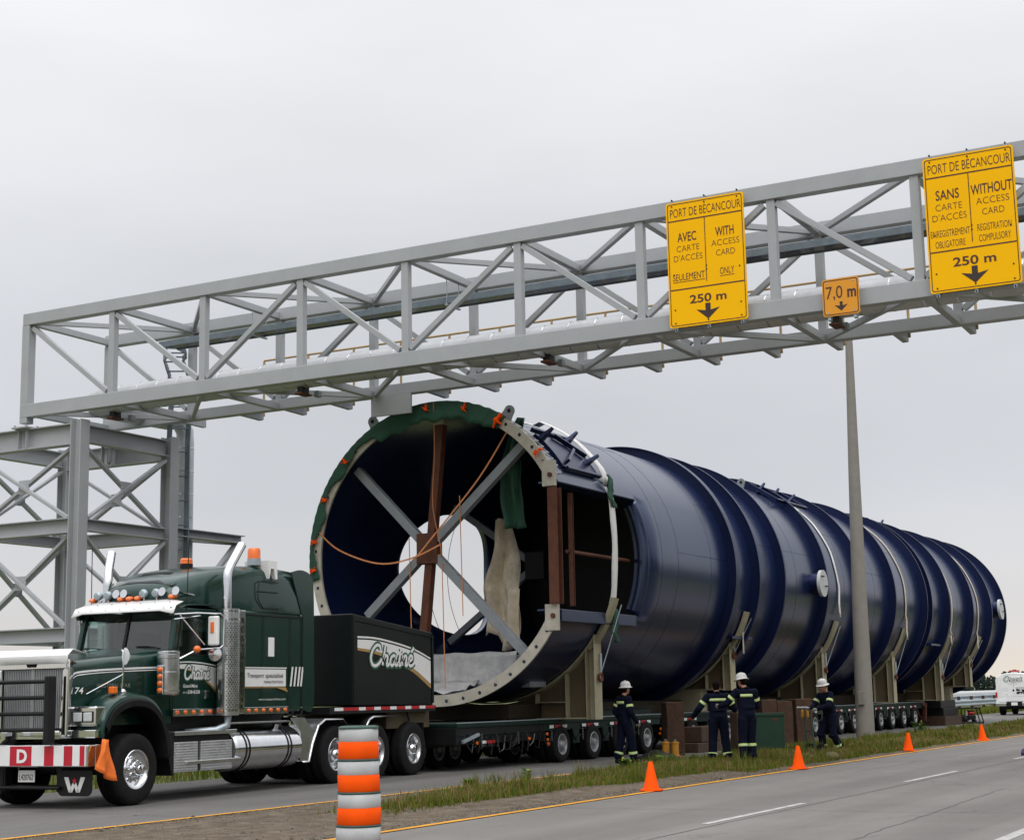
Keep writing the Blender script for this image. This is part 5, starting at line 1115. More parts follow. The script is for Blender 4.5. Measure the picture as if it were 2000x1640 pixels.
    MB().bx(9.42, 9.44, s*.9-.3, s*.9+.3, .22, 1.05).build('mud_flap', black_p, tr)
for x, y, z, r, hk in ((2.80, -.05, 3.98, .11, .5), (3.62, -.92, 4.08, .115, 1.0)):
    b = MB().cyl((x, y, z-.14), (x, y, z-.02), r*1.05, 18).build('beacon_base', galv if z > 4 else black_p, tr, smooth=40)
    MB().lathe([(r, 0), (r*.98, .15*hk), (r*.8, .19*hk), (.002, .195*hk)], (x, y, z-.02), (0, 0, 1), 20).build('beacon', amber, b, smooth=40)
MB().prism([(.06, 0), (.10, .18), (.20, .18), (.25, 0), (.31, 0), (.30, .32), (0, .32)], (3.66, -1.19, 3.70), (1, 0, 0), (0, 0, 1), (0, 1, 0), .5).build('beacon_bracket', white_p, tr)
bb('fifth_wheel', 7.0, 8.2, -.5, .5, 1.0, 1.15, black_p, None, .03); bb('rear_lamp_bar', 9.85, 9.95, -.9, .9, .75, .95, black_p)
m = MB()
for k in range(5): m.tube([(5.0, -.5+.2*k, 1.9), (5.4, -.5+.2*k, 1.3), (5.9, -.45+.2*k, 1.25), (6.2, -.45+.2*k, 1.7)], .018, 6)
m.build('air_line', black_p, tr, smooth=50)
# orange flag on the bumper corner
lc = lambda x, y, z: tr.matrix_basis @ V((x, y, z))
mw = Matrix.Translation((-9.2, -10.68, 0)) @ Matrix.Rotation(rad(3.2), 4, 'Z')
FL = {(0, 0): (-.87, 1.03), (1, 0): (-.72, .98), (0, 1): (-1.07, .60), (1, 1): (-.56, .42)}
rows = []
for i in range(9):
    u = i/8; row = []
    for j in range(9):
        v = j/8; x = (-.90+.20*u)*(1-v)+(-1.07+.50*u)*v; z = (1.03-.03*u)*(1-v)+(.60-.20*u+.0)*v; row.append(mw @ V((x, -1.31-.05*math.sin(u*5+v*2)-.07*v*math.sin(u*3)-.035*math.sin(u*11+v*5)*v-.02*math.sin(u*19-v*3), z-.05*v*math.sin(u*3.1))))
    rows.append(row)
solo(MB().grid(rows).build('warning_flag', flag_o, smooth=60, solid=.004), 'orange cloth warning flag hanging from the end of the truck bumper', 'flag')
# ------------------------------------------------------------------ ballast box behind the cab
bx0 = thing('ballast_box', 'black steel box with a white swoosh and green script logo riding behind the truck cab', 'box', (-.9, -10.25, 1.35))
yn, yf = -11.40, -9.1
m = MB().prism([(-2.40, 1.43), (.60, 1.40), (.60, 2.90), (-2.40, 3.20)], (0, yn, 0), (1, 0, 0), (0, 0, 1), (0, 1, 0), yf-yn); m.build('body', box_g, bx0, bev=.02)
m = MB(); e = .015
for a, b in (((-2.40, 3.20), (.60, 2.90)), ): m.beam((a[0], yn-.012, a[1]-.12), (b[0], yn-.012, b[1]-.1), .02, .03, (0, 1, 0))
m.beam((-2.37, yn-.012, 1.45), (-2.37, yn-.012, 3.15), .06, .022, (0, 1, 0)); m.beam((.57, yn-.012, 1.45), (.57, yn-.012, 2.85), .06, .022, (0, 1, 0)); m.build('trim', box_g, bx0)
B = lambda d: (lambda a, b: V((a, yn-.006-d, b)))
up_ = catmull([(-2.24, 2.70), (-1.6, 2.69), (-.8, 2.60), (-.1, 2.48), (.50, 2.31)], 5); lo_ = catmull([(-2.24, 2.54), (-1.7, 2.50), (-1.0, 2.38), (-.2, 2.16), (.50, 1.84)], 5)
m = MB(); m.grid([[B(0)(*a), B(0)(*b)] for a, b in zip(up_, lo_)]); m.grid([[B(0)(a, b+.065), B(0)(a, b+.03)] for a, b in up_]); m.build('swoosh', white_d, bx0)
m = MB(); m.grid([[B(.001)(*b), B(.001)(b[0], b[1]-.05-.05*(b[0]+2.24)/2.7)] for b in lo_]); m.build('gold_swoosh', gold_d, bx0)
m = MB(); script_logo(m, -1.82, 2.20, .545, .40, B(.004), 0, 1, B(.007)); m.build('logo', [white_d, green_dec], bx0)
m = MB(); m.bx(-3.2, .66, yn-.02, yf, 1.28, 1.40); m.build('base_rail', black_p, bx0)
xs_ = [-3.05, -2.75, -2.22, -1.98, -1.68, -1.44, -1.10, -.86, -.53, -.30, .02, .25, .62]
for k in range(12): MB().bx(xs_[k], xs_[k+1]-.01, yn-.026, yn-.021, 1.335, 1.395).build('reflector', white_d if k % 2 == 0 else red_t, bx0)
MB().bx(-.9, .75, -11.2, -9.0, .95, 1.278).build('neck_beam', saddle_web, bx0)
MB().tube([(-.2, -11.25, 1.28), (-.15, -11.27, 1.1), (-.3, -11.25, 1.0)], .02, 6).build('chain', black_p, bx0)
# ------------------------------------------------------------------ traffic drum and cones
dr = thing('traffic_drum', 'tall orange and grey striped traffic drum at the near end of the median', 'traffic drum', (-15.66, -20.42, 0))
cx, cy = -15.66, -20.42; z = 1.262
MB().lathe([(.34, 0), (.34, .05), (.28, .09), (.235, .10)], (cx, cy, 0), (0, 0, 1), 36).build('base', rubber, dr, smooth=40)
zz = 1.27; bands = [(.125, 'g', 0.186), (.16, 'o', 0.190), (.022, 'k', 0.198), (.125, 'g', 0.194), (.155, 'o', 0.198), (.022, 'k', 0.206), (.125, 'g', 0.202), (.155, 'o', 0.206), (.022, 'k', 0.214), (.125, 'g', 0.210), (.13, 'o', 0.216)]
rng = random.Random(2)
def dent(a, z): return .004*math.sin(3*a+z*7)+.003*math.sin(5*a-z*11)
MB().lathe([(.002, 0), (.155, 0), (.18, -.005), (.192, -.015), (.192, -.028)], (cx, cy, zz+.022), (0, 0, 1), 40).build('lid', dk_green, dr, smooth=40)
for h, c, r in bands:
    rows = [[V((cx+(r+dent(2*math.pi*j/48, z_)+d)*math.cos(2*math.pi*j/48), cy+(r+dent(2*math.pi*j/48, z_)+d)*math.sin(2*math.pi*j/48), z_)) for z_, d in ((zz, -.004), (zz-.004, 0), (zz-h*.5, .001), (zz-h+.004, 0), (zz-h, -.004))] for j in range(49)]
    MB().grid(rows).build({'g': 'grey_band', 'o': 'orange_band', 'k': 'rib'}[c], {'g': grey_ref, 'o': orange, 'k': dk_green}[c], dr, smooth=50); zz -= h
MB().lathe([(.222, .10), (.216, zz)], (cx, cy, 0), (0, 0, 1), 40).build('lower_wall', orange, dr, smooth=40)
cb = MB(); cb.prism([(-.17, -.14), (-.14, -.17), (.14, -.17), (.17, -.14), (.17, .14), (.14, .17), (-.14, .17), (-.17, .14)], (0, 0, .002), (1, 0, 0), (0, 1, 0), (0, 0, 1), .025)
cone = thing('traffic_cone', 'orange cone nearest the camera, upright beside the yellow line', 'cone', (-4.40, -18.50, .01), .3, 'orange cones along the median edge', world=False)
cb.build('base', orange, cone, bev=.006); MB().lathe([(.135, .027), (.125, .045), (.075, .27), (.036, .445), (.030, .457), (.022, .457)], (0, 0, 0), (0, 0, 1), 24).build('body', orange, cone, smooth=40)
for (x, y), rz, lb, tilt in (((2.82, -18.55), -.2, 'second nearest orange cone, in front of the green metal bin', 0), ((12.05, -18.32), .5, 'third orange cone, leaning slightly, right of the concrete pole', .05), ((20.2, -18.38), .1, 'farthest orange cone, small, in front of the portable pump', -.04)):
    c = copy_tree(cone); c.location = (x, y, .01); c.rotation_euler = (tilt, tilt*.8, rz); c['label'] = lb
# ------------------------------------------------------------------ timbers, bin, jacks and clutter on the median
def timber(c, w, d, h, rz, label, seed, m=wood):
    r = random.Random(seed); t = MB(); rows = []
    for z in (0, h*.3, h*.65, h-.03, h):
        k = .93 if z == h else 1; row = []
        for x, y in ((-1, -1), (0, -1.02), (1, -1), (1.02, 0), (1, 1), (0, 1.02), (-1, 1), (-1.02, 0)): row.append((x*w/2*k+r.uniform(-.012, .012), y*d/2*k+r.uniform(-.012, .012), z+r.uniform(-.01, .01)))
        rows.append(row)
    t.grid(rows, close=True); t.add(rows[-1], [tuple(range(8))]); o = t.build('timber_post', m, bev=.015); o.location = c; o.rotation_euler = (0, 0, rz)
    return tag(o, label, 'timber', 'upright timbers standing on the median')
timber((9.60, -13.02, 0), .46, .46, 1.33, -.85, 'thick brown timber leftmost of the upright timbers, behind the yellow jacks', 1)
timber((8.4, -15.3, 0.03), .42, .42, 1.05, -.8, 'upright brown timber between the two workers seen from behind', 2)
timber((16.1, -13.2, 0), .46, .46, 1.32, -.8, 'upright brown timber behind the left part of the green bin', 3)
timber((17.35, -13.25, 0), .46, .46, 1.27, -.85, 'upright brown timber behind the right edge of the green bin', 4)
timber((18.6, -13.4, 0.0), .54, .50, 1.32, -.8, 'rightmost upright brown timber beside the worker with the hand truck', 5)
solo(MB().bx(11.7, 13.7, -12.95, -12.35, .25, .66).build('timber_crate', wood, bev=.02), 'dark brown timber block lying left of the bareheaded worker', 'timber')
solo(MB().bx(11.3, 14.0, -13.0, -12.3, .0, .245).build('timber_sleeper', wood, bev=.02), 'low dark timber base under the brown block left of the bareheaded worker', 'timber')
bn = thing('metal_bin', 'open topped dark green metal bin with a worn patch standing on the grass', 'bin', (10.2, -15.35, .03), rad(-68), world=False)
m = MB(); w, d, h = .74, .50, .98
for a, b, c, e in ((-w/2, w/2, -d/2, -d/2+.03), (-w/2, w/2, d/2-.03, d/2), (-w/2, -w/2+.03, -d/2+.031, d/2-.031), (w/2-.03, w/2, -d/2+.031, d/2-.031)): m.bx(a, b, c, e, .02, h)
m.bx(-w/2+.031, w/2-.031, -d/2+.031, d/2-.031, .02, .05); m.build('body', bin_g, bn, bev=.006)
m = MB(); m.bx(-w/2-.02, w/2+.02, -d/2-.022, -d/2-.002, h-.06, h+.012); m.bx(-w/2-.02, w/2+.02, d/2+.002, d/2+.022, h-.06, h+.012); m.build('rim', bin_g, bn, bev=.004)
MB().ell((.14, -d/2-.004, .83), (.07, .004, .035), 16, 6).build('worn_patch', rust, bn)
for j, (x, y, lb) in enumerate(((8.62, -13.22, 'left one of the two small yellow jacks at the foot of the thick timber'), (8.55, -13.5, 'right one of the two small yellow jacks at the foot of the thick timber'))):
    t = thing('hydraulic_jack', lb, 'jack', (x, y, .02), 0, 'yellow jacks', world=False)
    MB().lathe([(.12, 0), (.12, .04), (.09, .05), (.09, .30), (.10, .31), (.10, .35), (.05, .36)], (0, 0, 0), (0, 0, 1), 20).build('body', jack_y, t, smooth=40)
    MB().cyl((0, 0, .352), (0, 0, .42), .045, 14).build('piston', chrome, t, smooth=40); MB().tube([(.09, -.06, .1), (.16, -.12, .12)], .02, 8).build('pump_socket', black_p, t)
rows = []
for i in range(12):
    row = []
    for j in range(9):
        u, v = i/11-.5, j/8-.5; rr_ = max(abs(u), abs(v))*2; row.append((7.3+u*1.2, -13.55+v*.7, .03+.15*(1-rr_**2)*(1+.4*math.sin(i*1.9)*math.cos(j*1.7))))
    rows.append(row)
solo(MB().grid(rows).build('dark_sack', black_p, smooth=60, solid=.01), 'dark folded cloth lying on the grass behind the nearest cone', 'cloth')
for x, y, r, lb in ((10.9, -16.55, .17, 'dark lump in the grass at the foot of the hand truck'), (6.6, -18.05, .16, 'flat dark clod on the verge right of the second cone')):
    m = MB(); rg = random.Random(int(x*7)); m.ell((x, y, .09), (r*1.4, r, r*.75), 14, 9); m.v = [tuple(c+rg.uniform(-.02, .02) for c in p) for p in m.v]; solo(m.build('earth_clod', soil_m if r < .165 else black_p, smooth=60), lb, 'clod')
m = MB(); rg = random.Random(8)
m.tube([(9.35, -21.62, .04), (9.5, -21.66, .09), (9.66, -21.7, .12), (9.8, -21.76, .05)], .06, 10, radii=[.03, .08, .09, .03]); m.tube([(9.55, -21.85, .04), (9.66, -21.7, .11), (9.75, -21.6, .05)], .05, 8, radii=[.02, .06, .03]); m.v = [tuple(c+rg.uniform(-.012, .012) for c in p) for p in m.v]
pur = mat('purple_cloth', (.045, .028, .07), .9, 0, .3, 12)
solo(m.build('dropped_glove', pur, smooth=60), 'small dark purple cloth dropped on the road by the lane line', 'cloth')
# portable pump in a roll cage
pg = thing('portable_pump', 'red portable motor pump inside a black tubular roll cage on the road edge', 'pump', (43.6, -12.75, 0), rad(-55), world=False); pg.scale = (.46, .46, .58)
cage = MB()
for y in (-.42, .42): cage.tube(catmull([(-1.15, y, .10), (-1.05, y, .12), (-.95, y, 1.05), (-.85, y, 1.15), (.75, y, 1.15), (.85, y, 1.05), (1.15, y, .12), (1.05, y, .08)], 4), .06, 8, closed=True)
for x, z in ((-.85, 1.15), (.78, 1.15), (-1.1, .1), (1.1, .1)): cage.tube([(x, -.42, z), (x, .42, z)], .03, 8)
cage.tube([(-.6, -.42, 1.15), (-.75, -.42, .10)], .03, 8); cage.build('roll_cage', black_p, pg, smooth=50)
MB().ell((.12, 0, .80), (.36, .26, .15), 18, 10).build('fuel_tank', red_s, pg, smooth=60); MB().bx(-.2, .42, -.24, .24, .92, 1.0).build('air_filter', black_p, pg, bev=.03); MB().cyl((-.32, 0, .62), (-.32, 0, .92), .10, 14).build('recoil_housing', grey_ref, pg, smooth=40); MB().bx(-.25, .5, -.3, .3, .30, .64).build('engine', black_p, pg, bev=.06)
MB().lathe([(.002, 0), (.26, .01), (.28, .12), (.2, .2), (.002, .22)], (-.62, -.2, .34), (-.3, -1, 0), 22).build('pump_housing', black_p, pg, smooth=40); MB().cyl((-.5, .1, .3), (-.05, .1, .4), .14, 14).build('coupling', grey_ref, pg, smooth=40)
for x in (-.5, .4): MB().bx(x-.08, x+.08, -.4, .4, .05, .29).build('skid', black_p, pg)
# ------------------------------------------------------------------ white service van seen from behind
vn = thing('service_van', 'white service van seen from behind with a script logo on its doors', 'van', (64.7, -10.5, 0), 0, world=False)
hw = 1.0
sec = [(-hw, .72), (-hw-.02, .95), (-hw-.02, 1.35), (-hw+.02, 1.50), (-hw+.02, 1.98), (-.86, 2.18), (-.5, 2.30), (0, 2.34)]
sec = sec+[(-a, b) for a, b in reversed(sec[:-1])]
rows = [[(x, a*k, .72+(b-.72)*k2) for a, b in sec] for x, k, k2 in ((0, .985, .985), (.04, 1, 1), (2.6, 1, 1), (3.2, .97, .97), (3.9, .96, .62), (5.2, .95, .58), (5.3, .93, .55))]
m = MB().grid(rows); m.add(rows[0], [tuple(range(len(sec)))]); m.add(rows[-1], [tuple(range(len(sec)))]); m.build('body', white_p, vn, smooth=35)
for y in (-.86, .0):
    d = MB().bx(-.022, -.004, y+.012, y+.85, 1.02, 2.12).build('rear_door', white_p, vn, bev=.015)
MB().bx(-.024, -.005, -.9, .9, .76, 1.0).build('tailgate', white_p, vn, bev=.02)
MB().bx(-.03, -.022, .36, .42, 1.12, 1.16).build('door_handle', chrome, vn)
G_ = lambda d: (lambda a, b: V((-.025-d, -a, b)))
m = MB(); script_logo(m, -.52, 1.86, .33, .26, G_(0.002), 0, 1, G_(.004)); m.build('logo', [white_d, green_dec], vn)
m = MB()
for a, b, c in ((-.35, .30, 1.76), (-.28, .22, 1.68), (-.72, -.30, 1.46), (-.72, -.30, 1.36)): m.grid([[G_(0)(a, c), G_(0)(a, c+.018)], [G_(0)(b, c), G_(0)(b, c+.018)]])
m.build('small_print', grey_ref, vn)
m = MB().bx(-.03, -.023, -.75, -.12, 1.16, 1.55); m.build('picture_panel', grey_ref, vn)
m = MB(); rg = random.Random(4)
for k in range(9): m.ell((-.034, -.42+rg.uniform(-.26, .26), 1.30+rg.uniform(-.10, .12)), (.004, rg.uniform(.04, .10), rg.uniform(.04, .08)), 8, 5)
m.build('picture_shapes', black_p, vn)
MB().lathe([(.06, 0), (.002, .01)], (-.024, .02, 1.36), (-1, 0, 0), 14).build('badge', black_p, vn)
for s in (-1, 1):
    MB().bx(-.03, .10, s*.965-.05, s*.965+.05, .98, 1.28).build('tail_lamp', red_t, vn, bev=.015); MB().bx(-.16, .06, s*.72-.30, s*.72+.30, .50, .70).build('bumper_end', chrome, vn, bev=.03)
    for x in (.95, 4.3): mk_wheel(vn, TW, (x, s*.86, .40), s > 0)
MB().bx(-.08, .3, -.42, .42, .46, .74).build('bumper_well', black_p, vn, bev=.02); MB().bx(-.092, -.082, -.17, .17, .54, .71).build('number_plate', white_p, vn)
MB().bx(.35, .55, -.28, .28, 2.40, 2.48).build('light_bar', red_t, vn, bev=.02); MB().bx(.40, .50, -.15, .15, 2.33, 2.40).build('light_bar_foot', white_p, vn)
MB().bx(.3, 5.0, -.8, .8, .32, .72).build('underbody', black_p, vn, bev=.03)
# ------------------------------------------------------------------ grass, weeds, flowers, far wood
blade = island_mat('grass_blades', [(.055, .105, .012), (.085, .14, .018), (.12, .165, .022), (.155, .165, .032), (.21, .175, .05), (.16, .10, .045)])
blade_r = island_mat('dry_blades', [(.30, .235, .12), (.24, .17, .085), (.19, .10, .055), (.26, .21, .09), (.12, .14, .045)])
def grass(name, mt, n, fn, seed, hmin, hmax):
    r = random.Random(seed); m = MB(); k = 0
    while k < n:
        x, y, p, hs = fn(r)
        if r.random() > p: continue
        k += 1; z = mh(x, y)-.01; h = r.uniform(hmin, hmax)*hs; a = r.uniform(0, 6.28); l = h*r.uniform(.1, .7); b = a+r.uniform(-.5, .5); w = r.uniform(.005, .011)*(1+max(0, x)/25)
        ca, sa = math.cos(a+1.57)*w, math.sin(a+1.57)*w; dx, dy = math.cos(a)*l, math.sin(a)*l
        m.v += [(x-ca, y-sa, z), (x+ca, y+sa, z), (x+dx*.35+ca*.7, y+dy*.35+sa*.7, z+h*.6), (x+dx*.35-ca*.7, y+dy*.35-sa*.7, z+h*.6), (x+dx, y+dy, z+h)]
        q = len(m.v)-5; m.f += [(q, q+1, q+2, q+3), (q+3, q+2, q+4)]; m.m += [0, 0]
    me = bpy.data.meshes.new(name); me.from_pydata(m.v, [], m.f); me.materials.append(mt); me.update(); o = bpy.data.objects.new(name, me); SC.collection.objects.link(o); o['kind'] = 'stuff'; return o
def dens(x, y):
    c = .5+.5*math.sin(x*1.7+math.sin(y*3)*1.2)*math.sin(y*2.3+x*.6)
    e = max(0, 1-abs((y+16.55)/1.72)**3)
    lo = max(0, min(1, (x+10.5)/3.0))
    if x < 1: e = max(0, 1-abs((y+16.75)/(.62+.03*max(0, x+10)))**2)
    return (.25+.75*c)*e*lo
def pick(r):
    t = r.random()**1.25; x = -10.5+t*72; y = r.uniform(-18.3, -14.8); return x, y, dens(x, y), 1.0+.5*math.sin(x*.9+y)*.5
def pick_near(r):
    x = r.uniform(-10.5, 14); y = r.uniform(-18.3, -14.8); return x, y, dens(x, y), 1.0
grass('median_grass', blade, 60000, pick, 1, .05, .17); grass('short_grass', blade, 60000, pick_near, 2, .03, .12); grass('dry_grass', blade_r, 15000, lambda r: (lambda q: (q[0], q[1], q[2]*(.35+.65*(q[1] < -16.6)), q[3]))(pick(r)), 3, .06, .21)
grass('low_grass', blade, 70000, pick, 6, .02, .10)
tufts = []
rt_ = random.Random(12)
while len(tufts) < 150:
    x = -9.5+rt_.random()**1.2*60; y = rt_.uniform(-18.0, -15.0)
    if rt_.random() < dens(x, y): tufts.append((x, y, rt_.uniform(.6, 1.3)))
def in_tuft(r):
    x, y, k = tufts[r.randrange(150)]; return x+r.gauss(0, .09*k), y+r.gauss(0, .09*k), 1, k
grass('tall_tufts', blade, 11000, in_tuft, 7, .10, .30)
def far_side(r): 
    x = -14+r.random()**.8*120; y = -7.75+r.random()*2.5; return x, y, .9, 1.2
def mh0(x, y): return -.02
mh_keep = mh; mh = mh0
grass('verge_grass', blade, 26000, far_side, 4, .12, .38)
mh = mh_keep
lf = island_mat('weed_leaves', [(.05, .12, .025), (.08, .17, .035), (.12, .21, .05)]); yf_ = mat('yellow_petal', (.80, .62, .03), .6, 0, .1, 10)
def weed(x, y, h, n, nf, label, sd):
    r = random.Random(sd); t = thing('flowering_weed', label, 'plant', (x, y, mh(x, y)), 0, 'weeds on the median', world=False); m = MB(); f = MB(); lm = MB()
    for k in range(n):
        a = r.uniform(0, 6.28); l = r.uniform(.1, .5)*h; hh = h*r.uniform(.5, 1); e = V((math.cos(a)*l, math.sin(a)*l, hh)); m.tube([(0, 0, 0), e*.5+V((0, 0, .05*h)), e], .006, 4)
        for q in range(9):
            s_ = r.uniform(.2, 1); p = e*s_; b = r.uniform(0, 6.28); w = .03+.03*r.random(); d = V((math.cos(b), math.sin(b), r.uniform(-.2, .6)))*(.06+.07*r.random()); c = d.cross(V((0, 0, 1))).normalized()*w; i = len(lm.v); lm.v += [tuple(p), tuple(p+d*.5+c), tuple(p+d), tuple(p+d*.5-c)]; lm.f.append((i, i+1, i+2, i+3)); lm.m.append(0)
        if k < nf: f.ell(e+V((0, 0, .02)), (.020, .020, .012), 6, 4)
    m.build('stem', lf, t); me = bpy.data.meshes.new('leaves'); me.from_pydata(lm.v, [], lm.f); me.materials.append(lf); o = bpy.data.objects.new('leaves', me); SC.collection.objects.link(o); o.parent = t
    if nf: f.build('flower', yf_, t)
weed(1.1, -15.55, .24, 18, 6, 'bushy green weed with yellow flowers where the median grass begins', 1)
weed(-4.7, -15.3, .13, 10, 0, 'small leafy weed at the far edge of the median near the left yellow line', 2)
weed(-2.4, -15.2, .22, 4, 2, 'thin stalk with two yellow flowers standing above the left yellow line', 3)
weed(2.6, -15.6, .18, 12, 2, 'low leafy weed just right of the bushy flowering weed', 4)
weed(24.5, -15.4, .5, 14, 2, 'leafy weed on the grass beyond the concrete pole', 5)
weed(5.2, -16.1, .26, 9, 4, 'low weed with yellow flowers in front of the bareheaded worker', 6)
wood_l = island_mat('near_wood_leaves', [(.012, .028, .010), (.03, .05, .016), (.045, .07, .022), (.05, .055, .02)])
r = random.Random(19); m = MB()
for k in range(15000):
    x = -110+r.random()*460; y = -74-r.random()*12; H = 9.5+2.5*math.sin(x*.13)+1.5*math.sin(x*.37+1)+r.gauss(0, .8); p = V((x, y, H*r.random()**.8)); s_ = r.uniform(.6, 1.3); d = V((r.gauss(0, 1), r.gauss(0, 1), r.gauss(0, 1))).normalized(); c = d.orthogonal().normalized()*s_; d2 = c.cross(d); i = len(m.v)
    m.v += [tuple(p+c), tuple(p+d2), tuple(p-c), tuple(p-d2)]; m.f.append((i, i+1, i+2, i+3)); m.m.append(0)
me = bpy.data.meshes.new('roadside_wood'); me.from_pydata(m.v, [], m.f); me.materials.append(wood_l); o = bpy.data.objects.new('roadside_wood', me); SC.collection.objects.link(o); o['kind'] = 'stuff'
peb = island_mat('pebbles', [(.09, .075, .055), (.16, .14, .11), (.24, .22, .19), (.12, .09, .065), (.30, .28, .25)])
r = random.Random(31); m = MB()
for k in range(9000):
    x = -24+r.random()**1.3*30; y = r.choice((r.uniform(-18.45, -14.72), r.gauss(-18.3, .08), r.gauss(-14.85, .1))); s_ = r.uniform(.006, .022)*(1+(r.random() < .03)*1.2); z = mh(x, y); i = len(m.v); a = r.uniform(0, 6.3)
    for q in range(5): t = a+1.257*q; m.v.append((x+math.cos(t)*s_*r.uniform(.7, 1.2), y+math.sin(t)*s_*r.uniform(.7, 1.2), z-.004))
    m.v.append((x+r.uniform(-.3, .3)*s_, y+r.uniform(-.3, .3)*s_, z+s_*r.uniform(.5, .9))); m.f += [(i+q, i+(q+1) % 5, i+5) for q in range(5)]
me = bpy.data.meshes.new('loose_gravel'); me.from_pydata(m.v, [], m.f); me.materials.append(peb); o = bpy.data.objects.new('loose_gravel', me); SC.collection.objects.link(o); o['kind'] = 'stuff'
far_l = island_mat('far_leaves', [(.016, .030, .026), (.026, .045, .038), (.040, .058, .048), (.055, .045, .035)])
r = random.Random(9); m = MB()
for k in range(150):
    x = 360+r.uniform(-15, 90); y = -30+k*1.35*.9+r.uniform(-3, 3); H = r.uniform(2.4, 4.6)*(1+.25*math.sin(k*.4)); R_ = r.uniform(1.3, 2.6)
    for q in range(120):
        u = V((r.gauss(0, 1), r.gauss(0, 1), r.gauss(0, 1))).normalized()*r.uniform(.5, 1)**.5; p = V((x+u.x*R_, y+u.y*R_, H*.52+u.z*H*.5)); s_ = r.uniform(.25, .6); d = V((r.gauss(0, 1), r.gauss(0, 1), r.gauss(0, 1))).normalized(); c = d.orthogonal().normalized()*s_; d2 = c.cross(d); i = len(m.v)
        m.v += [tuple(p+c), tuple(p+d2), tuple(p-c), tuple(p-d2)]; m.f.append((i, i+1, i+2, i+3)); m.m.append(0)
me = bpy.data.meshes.new('far_wood'); me.from_pydata(m.v, [], m.f); me.materials.append(far_l); o = bpy.data.objects.new('far_wood', me); SC.collection.objects.link(o); o['kind'] = 'stuff'
# ------------------------------------------------------------------ people: tapered limbs fused into one skin by voxel remeshing, coloured by the nearest limb
import numpy as np
def capsule(mb, p, q, r0, r1, n=12):
    p, q = V(p), V(q); d = (q-p); L_ = d.length; d.normalize(); pts = []; rr = []
    for k in range(5): t = math.pi/2*k/4; pts.append(p-d*(r0*math.cos(t))); rr.append(max(.002, r0*math.sin(t)))
    for k in range(5): t = math.pi/2*(1-k/4); pts.append(q+d*(r1*math.cos(t))); rr.append(max(.002, r1*math.sin(t)))
    mb.tube(pts, 1, n, radii=rr)
class Fig:
    def __init__(s): s.mb = MB(); s.pr = []
    def cap(s, p, q, r0, r1, k): capsule(s.mb, p, q, r0, r1); s.pr.append((V(p), V(q), r0, r1, k))
    def ell(s, c, r, k, M=None):
        s.mb.ell(c, r, 18, 12, 0, M); m = min(r); ax = max(range(3), key=lambda i: r[i]); d = V((0, 0, 0)); d[ax] = max(0, r[ax]-m); d = (M @ d) if M else d
        s.pr.append((V(c)-d, V(c)+d, m, m, k))
    def done(s, root, mats_):
        raw = s.mb.build('raw_body', coverall); md = raw.modifiers.new('remesh', 'REMESH'); md.mode = 'VOXEL'; md.voxel_size = .0085; md.use_smooth_shade = True
        sm = raw.modifiers.new('smooth', 'SMOOTH'); sm.factor = .5; sm.iterations = 3
        dg = bpy.context.evaluated_depsgraph_get(); me = bpy.data.meshes.new_from_object(raw.evaluated_get(dg)); bpy.data.objects.remove(raw)
        n = len(me.polygons); c = np.empty(n*3); me.polygons.foreach_get('center', c); c = c.reshape(-1, 3); best = np.full(n, 1e9); idx = np.zeros(n, int)
        for p, q, r0, r1, k in s.pr:
            p_, d_ = np.array(p), np.array(q-p); L2 = max(1e-9, float(d_@d_)); t = np.clip((c-p_)@d_/L2, 0, 1); dist = np.linalg.norm(c-(p_+t[:, None]*d_), axis=1)-(r0+(r1-r0)*t); m = dist < best; best[m] = dist[m]; idx[m] = k
        me.materials.clear()
        for m in mats_: me.materials.append(m)
        me.polygons.foreach_set('material_index', idx.astype(np.int32)); me.polygons.foreach_set('use_smooth', [True]*n); me.name = 'body'
        o = bpy.data.objects.new('body', me); SC.collection.objects.link(o); o.parent = root; return o
CL, SK, BT, GL, HR = range(5)
def cuff(root, p, q, t, r, w=.055, k=1.0):
    """reflective band round a limb at fraction t of p-q"""
    p, q = V(p), V(q); c = p.lerp(q, t); d = (q-p).normalized()
    o = MB().tube([c-d*w/2, c-d*w*.49, c+d*w*.49, c+d*w/2], r, 20, radii=[r*.93, r, r, r*.93]).build('reflective_band', lime, root, smooth=50)
    MB().tube([c-d*w*.16, c+d*w*.16], r+.003, 20).build('band_stripe', silver, o, smooth=50)
def torso_band(root, z, rx, ry, cx, a0, a1, lean=0, w=.058):
    f = lambda a, zz, e: V((cx+(rx+e)*math.cos(a), (ry+e)*math.sin(a), zz))
    A = [rad(a0+(a1-a0)*k/16) for k in range(17)]
    o = MB().grid([[f(a, z-w/2, 0), f(a, z+w/2, 0)] for a in A]).build('reflective_band', lime, root, smooth=60, solid=.006); MB().grid([[f(a, z-w*.16, .006), f(a, z+w*.16, .006)] for a in A]).build('band_stripe', silver, o, smooth=60)
